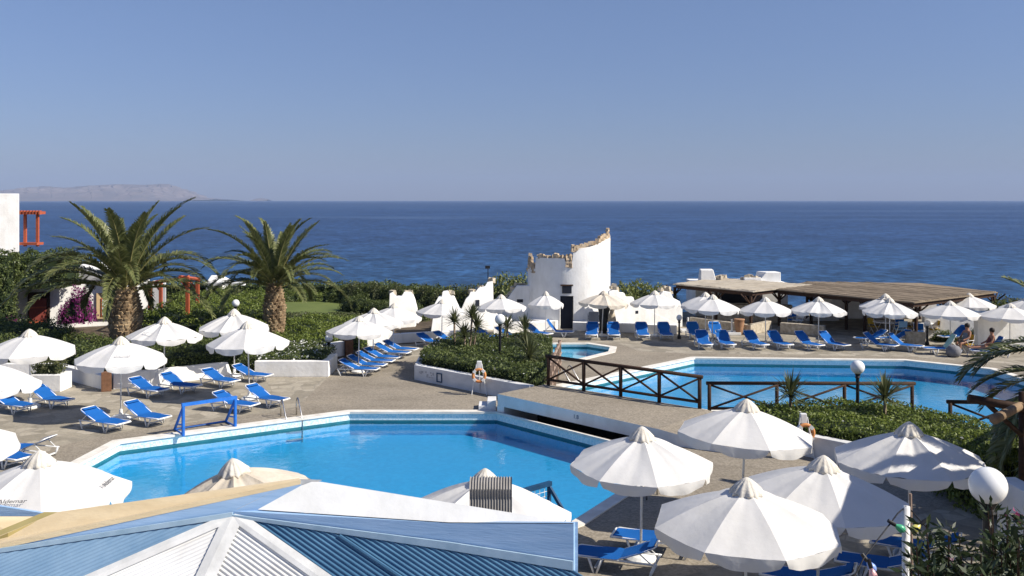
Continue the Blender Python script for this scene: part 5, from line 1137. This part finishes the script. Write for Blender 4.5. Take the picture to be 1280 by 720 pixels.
c = G(62, 488); hedge('potted_bush', [(c.x - .5, c.y - .35), (c.x + .5, c.y - .35), (c.x + .5, c.y + .35), (c.x - .5, c.y + .35)], .55, 1.05, 'leafy bush growing in the square white planter box', 'leaf_olive', .08, 500, .12, 'bush')
# generic bushes: a few meshes, many copies
def bush_mesh(mat, seed, nleaf=2600, size=.085, elong=1.0):
    rng = np.random.default_rng(seed); root = empty('shrub', (0, 0, 0)); u = rng.normal(0, 1, (nleaf, 3)); u /= np.linalg.norm(u, axis=1)[:, None]; u[:, 2] = np.abs(u[:, 2]) * 1.0 - .12
    rad = (.82 + .30 * lump(u * 2.1, 1.0, seed) + .12 * lump(u * 5.5, 1.0, seed * 2)) * rng.uniform(.80, 1.04, nleaf); p = u * rad[:, None]; p[:, 2] = p[:, 2] * elong + .1
    V, Q = leaf_quads(p, u, size, .55, .8, rng); npmesh('foliage', V, Q, M[mat], root)
    cm = MB(); prof = [(.15, .0), (.55, .05), (.66, .3 * elong), (.5, .55 * elong), (.2, .7 * elong)]; cm.lathe(prof, 10); cm.build('shade_core', M['hedge_core'], root, smooth=True); return root
BUSH = {}
def bush(px, py, Y, w, h, kind, label, group=None, cat='shrub', name='shrub', var=0):
    """px, py mark the top of the bush at distance Y; w, h in metres"""
    key = (kind, var)
    if key not in BUSH: BUSH[key] = o = bush_mesh(kind, 20 + 7 * len(BUSH))
    else: o = dup(BUSH[key])
    q = P(px, py, Y); o.name = name; o.location = (q.x, Y, q.z - h * 1.0); o.scale = (w / 2, w / 2, h); o.rotation_euler = (0, 0, (px * 1.7) % 6.28); tag(o, label, cat, group); return o
rr = random.Random(21)
CL = 'dark evergreen shrub in the hedge line along the sea edge behind the lawn'
for k in range(20):                         # coast line of shrubs left of the tower
    px = 425 + k * 9.6; py = [356, 355, 352, 352, 353, 354, 353, 354, 355, 356, 357, 356, 355, 356, 357, 358, 358, 356, 354, 353][k] + rr.uniform(-1, 1.5)
    Y = 64.5 - k * .42; bush(px, py, Y, rr.uniform(2.0, 2.8), P(0, py, Y).z + .15, ['leaf_dark', 'leaf_olive'][k % 3 == 2], CL, 'shrubs along the sea edge', var=k % 3)
for k in range(7):
    px = 440 + k * 13; py = 368 + k * 1.2 + rr.uniform(-3, 3); Y = 59 - k * .8; bush(px, py, Y, 2.0, P(0, py, Y).z + .1, 'leaf_dark', 'dark oleander shrub between the lawn and the white ruins', 'oleanders by the ruins', var=k % 3)
for k in range(9):
    px = 345 + k * 10; py = 364 + rr.uniform(-4, 3); Y = 65; bush(px, py, Y, 2.6, P(0, py, Y).z + .2, ['leaf_bright', 'leaf_dark'][k % 2], 'rounded shrub at the far edge of the lawn behind the thinner palm', 'shrubs behind the lawn', var=k % 3)
for k in range(10):
    px = 232 + k * 11; py = 362 + rr.uniform(-6, 6) + (8 if k > 6 else 0); Y = 62 - k; bush(px, py, Y, 2.8, P(0, py, Y).z + .2, ['leaf_bright', 'leaf_dark', 'leaf_olive'][k % 3], 'green shrub in the garden between the two palms', 'shrubs between the palms', var=k % 2)
for (px, py, Y, w_, kind, lab) in ((627, 341, 56, 2.9, 'leaf_grass', 'feathery tamarisk behind the shaded ruin wall, on the left'), (649, 342, 56.5, 3.0, 'leaf_grass', 'feathery tamarisk behind the shaded ruin wall, against the tower'), (638, 348, 56.5, 2.2, 'leaf_dark', 'dark shrub under the two tamarisks'),
                                   (779, 353, 55.5, 3.0, 'leaf_grass', 'feathery tamarisk just right of the tower'), (799, 349, 56, 3.2, 'leaf_grass', 'tallest feathery tamarisk right of the tower'), (818, 354, 55.5, 2.8, 'leaf_grass', 'feathery tamarisk left of the reed pergola'), (838, 366, 54, 1.6, 'leaf_olive', 'olive shrub under the left corner of the reed pergola'),
                                   (1262, 369, 51, 3.0, 'leaf_olive', 'grey-green shrub beyond the right end of the brown pergola'), (1248, 374, 50, 1.8, 'leaf_dark', 'dark low shrub near the right end of the brown pergola'), (1285, 372, 50, 2.4, 'leaf_olive', 'grey-green shrub at the right edge above the parasols'),
                                   (1225, 410, 46, 2.0, 'leaf_dark', 'dark shrub beneath the right pergola parasols'), (1180, 412, 46.5, 1.6, 'leaf_dark', 'dark shrub beside the low cafe wall')):
    bush(px, py, Y, w_, P(0, py, Y).z + .1, kind, lab)
# the great ivy mass on the left and the bougainvillea
hedge('ivy_mass', [(-31, 45.4), (-25.6, 45.8), (-24.3, 47.0), (-24.8, 48.2), (-31, 48.0)], .02, 4.2, 'tall ivy-covered mass at the left edge beside the red-brown door', 'leaf_dark', .12, 230, .42, 'ivy', ph=7)
hedge('roof_creeper', [(-25.4, 47.4), (-22.6, 48.3), (-22.6, 50.5), (-25.4, 50.5)], 2.35, 4.05, 'green creeper heaped over the roof above the red-brown door', 'leaf_dark', .12, 230, .35, 'creeper', ph=8)
for (px, py, Y, w_, h_, lab) in ((100, 358, 49.6, 1.9, 1.9, 'purple bougainvillea over the right of the red-brown door'), (88, 374, 49.4, 1.5, 1.3, 'purple bougainvillea hanging low by the red-brown door'), (14, 398, 46.5, 2.0, 1.3, 'dusty purple bougainvillea at the left edge under the ivy')):
    bush(px, py, Y, w_, h_, 'leaf_purple', lab, None, 'bougainvillea', 'bougainvillea')
for (px, py, Y, w_, lab) in ((1240, 548, 21.5, 2.4, 'bright leafy shrub below the drooping palm fronds'), (1262, 556, 20.8, 1.8, 'leafy shrub against the right edge above the white wall'), (1212, 552, 22.2, 1.6, 'leafy shrub at the right end of the trimmed hedge')):
    bush(px, py, Y, w_, P(0, py, Y).z, 'leaf_bright', lab)

# palms
def frond_mesh(name, L, e0, e1, seed, nl=92, ll=.47, width=.046):
    rng = np.random.default_rng(seed); ns = 24; pts = []; p = np.zeros(3); tw = rng.uniform(-.25, .25)
    for i in range(ns + 1):
        t = i / ns; e = R(e0 + (e1 - e0) * t ** 1.5); pts.append(p.copy()); p = p + np.array([math.cos(e), tw * t * .6, math.sin(e)]) * L / ns
    pts = np.array(pts); V = []; Q = []
    def at(t): f = t * ns; i = min(int(f), ns - 1); return pts[i] + (pts[i + 1] - pts[i]) * (f - i), (pts[i + 1] - pts[i]) / np.linalg.norm(pts[i + 1] - pts[i])
    for k in range(nl):
        t = .10 + .89 * k / (nl - 1); o, d = at(t); side = np.cross(d, [0, 0, 1.]); side /= np.linalg.norm(side) + 1e-9; upv = np.cross(side, d)
        l = ll * L / 3.4 * (math.sin(PI * (.12 + .80 * t)) ** .8) * rng.uniform(.85, 1.1)
        for s in (-1, 1):
            dr = side * s * (.75 - .25 * t) + d * (.55 + .35 * t) + upv * rng.uniform(.15, .45); dr /= np.linalg.norm(dr); wv = np.cross(dr, upv); wv = wv / (np.linalg.norm(wv) + 1e-9) * width * L / 3.4; wv = wv + upv * width * .4 * rng.uniform(-1, 1)
            m = o + dr * l * .55; tip = o + dr * l + np.array([0, 0, -.22 * l * rng.uniform(.4, 1.3)]); b = len(V)
            V += [o - wv * .4, o + wv * .4, m + wv * .5, m - wv * .5, tip + wv * .08, tip - wv * .08]; Q += [[b, b + 1, b + 2, b + 3], [b + 3, b + 2, b + 4, b + 5]]
    b0 = len(V); nq = len(Q)
    for i in range(ns + 1):
        r = .032 * L / 3.4 * (1 - .85 * i / ns); o, d = at(min(i / ns, .999)); side = np.cross(d, [0, 0, 1.]); side /= np.linalg.norm(side) + 1e-9; upv = np.cross(side, d); V += [o - side * r, o + upv * r, o + side * r, o - upv * r * .6]
    for i in range(ns):
        for j in range(4): Q.append([b0 + i * 4 + j, b0 + i * 4 + (j + 1) % 4, b0 + (i + 1) * 4 + (j + 1) % 4, b0 + (i + 1) * 4 + j])
    o = npmesh(name, np.array(V), np.array(Q), [M['frond'], M['rachis']]); mi = np.zeros(len(Q), np.int32); mi[nq:] = 1; o.data.polygons.foreach_set('material_index', mi); return o
FR = {}
def palm(q, hc, L, nf, trunk_prof, label, seed=1, emin=-38, emax=84, az=None, stub=1.0, ll=.45, fw=.040):
    root = empty('palm_tree', q, 0, label, 'palm tree', None); rng = random.Random(seed)
    tk = MB(); tk.lathe([(r * .86, z) for r, z in trunk_prof], 16)
    z0, z1 = trunk_prof[0][1], trunk_prof[-1][1]; zz = [p[1] for p in trunk_prof]; rz = [p[0] for p in trunk_prof]; k = 0; zcur = z0 + .05
    n_ring = int((z1 - z0) / .14)
    for i in range(n_ring):
        z = z0 + (z1 - z0) * (i + .5) / n_ring; r = float(np.interp(z, zz, rz)); m = max(8, int(2 * PI * r / .26))
        for j in range(m):
            a = 2 * PI * (j + .5 * (i % 2)) / m + rng.uniform(-.05, .05); c, s = math.cos(a), math.sin(a); wd, ht, dp = .11 * stub, .13 * stub, .07 * rng.uniform(.6, 1.3) * stub
            o = Vector((r * .85 * c, r * .85 * s, z)); tn = Vector((-s, c, 0)); nn = Vector((c, s, 0)); u = Vector((0, 0, 1))
            tk.add([o - tn * wd - u * ht * .2, o + tn * wd - u * ht * .2, o - u * ht * .9 + nn * dp * .2, o + nn * dp * 1.4 + u * ht * .75 - tn * wd * .55, o + nn * dp * 1.4 + u * ht * .75 + tn * wd * .55, o + u * ht * .9 - tn * wd * .4, o + u * ht * .9 + tn * wd * .4], [(0, 2, 3), (2, 4, 3), (2, 1, 4), (0, 3, 5), (1, 6, 4), (3, 4, 6, 5)])
    tk.build('trunk', M['trunk'], root)
    for i in range(nf):
        t = (i + .5) / nf; e = emax - (emax - emin) * t ** .72 + rng.uniform(-6, 6); e1 = e - 70 + rng.uniform(-10, 10); key = (round(e / 12), rng.randint(0, 1), L)
        a = i * 2.39996 + rng.uniform(-.2, .2)
        if az: a = R(rng.uniform(*az))
        if key not in FR: FR[key] = f = frond_mesh('frond', L, key[0] * 12, key[0] * 12 - ((98 if key[1] else 70) if key[0] < 5 else (55 if key[1] else 34)), 100 + len(FR), 92, ll, fw); 
        else: f = FR[key].copy(); C.objects.link(f)
        f.parent = root; rb = trunk_prof[-1][0] * .5
        f.location = (rb * math.cos(a), rb * math.sin(a), hc + .5 * (.5 - t)); sck = rng.uniform(.82, 1.08) * (1 if t > .15 else .85); f.scale = (sck, sck, sck); f.rotation_euler = (rng.uniform(-.15, .15), rng.uniform(-.08, .08), a)
    return root
p1 = P(157, 430, 42.5); zc1 = P(0, 362, 42.5).z
palm((p1.x, 42.5, 0), zc1 + .1, 4.6, 48, [(.62, 0), (.64, .7), (.71, 1.2), (.73, 1.7), (.62, 2.2), (.42, zc1)], 'large date palm with a fat patterned trunk on the left', 3, 20, 90, None, 1.35)
p2 = P(343, 430, 44); zc2 = P(0, 356, 44).z
palm((p2.x, 44, 0), zc2 + .0, 3.7, 46, [(.46, 0), (.46, .8), (.51, 1.4), (.53, 1.9), (.43, 2.3), (.28, zc2)], 'thinner date palm leaning right in front of the lawn', 8, 20, 90, None, 1.1)
q = P(1378, 500, 20.5); palm((q.x, 20.5, 0), P(0, 486, 20.5).z, 3.1, 60, [(.32, 0), (.32, 1.5), (.36, P(0, 486, 20.5).z - .1)], 'palm outside the right edge whose drooping fronds reach in', 5, -45, 75, None, 1, .60, .055)
palm((12.6, 16.6, 0), 4.9, 2.7, 34, [(.26, 0), (.24, 3), (.30, 4.7)], 'tall palm beyond the right edge that dapples the parasol', 12, -45, 80)

# yuccas and spiky plants
def yucca(q, stems, label, seed=1, L=.55):
    root = empty('yucca', q, 0, label, 'yucca'); rng = np.random.default_rng(seed); V = []; Q = []; tk = MB()
    for (dx, dy, h) in stems:
        if h > .25: tk.tube([(dx * .3, dy * .3, 0), (dx * .8, dy * .8, h * .5), (dx, dy, h)], [.05, .045, .04], 7)
        for k in range(110):
            a = rng.uniform(0, 2 * PI); e = rng.uniform(-.35, 1.45); d = np.array([math.cos(a) * math.cos(e), math.sin(a) * math.cos(e), math.sin(e)]); l = L * rng.uniform(.7, 1.1); o = np.array([dx, dy, h + rng.uniform(-.12, .1)])
            w_ = np.cross(d, [0, 0, 1.]); w_ = w_ / (np.linalg.norm(w_) + 1e-9) * .026; m = o + d * l * .5; t = o + d * l + np.array([0, 0, -.08 * l]); b = len(V); V += [o - w_ * .7, o + w_ * .7, m + w_, m - w_, t + w_ * .1, t - w_ * .1]; Q += [[b, b + 1, b + 2, b + 3], [b + 3, b + 2, b + 4, b + 5]]
    npmesh('leaves', np.array(V), np.array(Q), M['leaf_olive'], root)
    if tk.v: tk.build('stem', M['bark'], root, smooth=True)
def yq(px, py, zt): q = G(px, py, zt); return (q.x, q.y, 0), zt
for (pts, Y, lab, sd, L) in (([(568, 402)], 39.5, 'single slim yucca left of the forked one', 1, .6), ([(581, 420), (590, 397), (595, 411)], 38.6, 'forked yucca with three spiky heads on bare stems', 2, .68), ([(634, 410)], 40.5, 'yucca head right behind the central globe lamp', 3, .72), ([(656, 412)], 40.5, 'spiky yucca in the hedge left of the tower door', 4, .72),
                             ([(657, 428)], 38.5, 'low spiky yucca in the hedge below the tower yucca', 5, .7), ([(662, 447)], 35.5, 'green cordyline at the front of the central hedge', 6, .95), ([(988, 494)], 27.6, 'spiky yucca left of the lamp in the trimmed hedge', 7, .8), ([(1106, 497)], 26.8, 'spiky yucca right of the lamp in the trimmed hedge', 8, .85)):
    b = P(pts[0][0], 0, Y); z0 = .3; yucca((b.x, Y, z0), [(P(x, y, Y).x - b.x, .15 * i, P(x, y, Y).z - z0) for i, (x, y) in enumerate(pts)], lab, sd, L)
# oleander in the lower right corner, shade painted into its leaf colours
def oleander(q, h, r, label, seed, nstem=16, flower=False):
    root = empty('oleander', q, 0, label, 'oleander'); rng = np.random.default_rng(seed); pts = []; nr = []; st = MB()
    for k in range(nstem):
        a = rng.uniform(0, 2 * PI); rad = r * rng.uniform(.2, 1); tip = np.array([math.cos(a) * rad, math.sin(a) * rad, h * rng.uniform(.75, 1.05)]); st.tube([(tip[0] * .2, tip[1] * .2, 0), (tip[0] * .6, tip[1] * .6, tip[2] * .6), tip], [.014, .01, .006], 5)
        for j in range(170):
            t = rng.uniform(.25, 1.0); p = tip * np.array([t, t, t]); d = rng.normal(0, 1, 3); d[2] = abs(d[2]) * .6 + .2; pts.append(p + d / np.linalg.norm(d) * rng.uniform(.02, .10)); nr.append(d / np.linalg.norm(d))
    pts, nr = np.array(pts), np.array(nr); n = len(pts); a = nr; b = np.cross(nr, rng.normal(0, 1, (n, 3))); b /= np.linalg.norm(b, axis=1)[:, None]; s = rng.uniform(.10, .16, n)[:, None]
    V = np.stack([pts, pts + a * s * .5 + b * s * .13, pts + a * s, pts + a * s * .5 - b * s * .13], 1).reshape(-1, 3); npmesh('leaves', V, np.arange(n * 4).reshape(n, 4), M['leaf_oleander_shaded'], root); st.build('stems', M['wood_dark'], root)
    if flower:
        k = 26; p = np.array([0, 0, h * 1.0]) + rng.normal(0, .045, (k, 3)); V, Q = leaf_quads(p, rng.normal(0, 1, (k, 3)), .055, .9); npmesh('flowers', V, Q, M['petal_pink'], root)
for i, (px, py, Y, r, fl, lab) in enumerate(((1188, 676, 9.3, .36, False, 'dark oleander bush left of the large globe lamp post'), (1274, 668, 9.0, .36, False, 'dark oleander bush right of the large globe lamp post'), (1272, 648, 9.8, .32, True, 'oleander with a pink flower head at the right edge'), (1190, 700, 8.8, .4, False, 'low dark oleander at the bottom edge below the pink bulb'), (1222, 714, 8.5, .5, False, 'dark oleander at the bottom edge in front of the lamp post'))):
    t = P(px, py, Y); oleander((t.x, Y, 0), t.z, r, lab, 40 + i, 20, fl)

# ------------------------------------------------------------------ haze over the water
hz = MB().box((0, 60, 196), (32600, 32600, 410)); 
ho = hz.build('haze', M['wall']); ho.location = (0, 0, 0); ho['kind'] = 'stuff'; ho.data.materials.clear()
hm = bpy.data.materials.new('haze'); hm.use_nodes = True; hn = hm.node_tree; hn.nodes.clear(); pv = hn.nodes.new('ShaderNodeVolumePrincipled'); pv.inputs['Color'].default_value = (.46, .60, .88, 1); pv.inputs['Density'].default_value = 6.5e-5
hout = hn.nodes.new('ShaderNodeOutputMaterial'); hn.links.new(pv.outputs[0], hout.inputs['Volume']); ho.data.materials.append(hm)
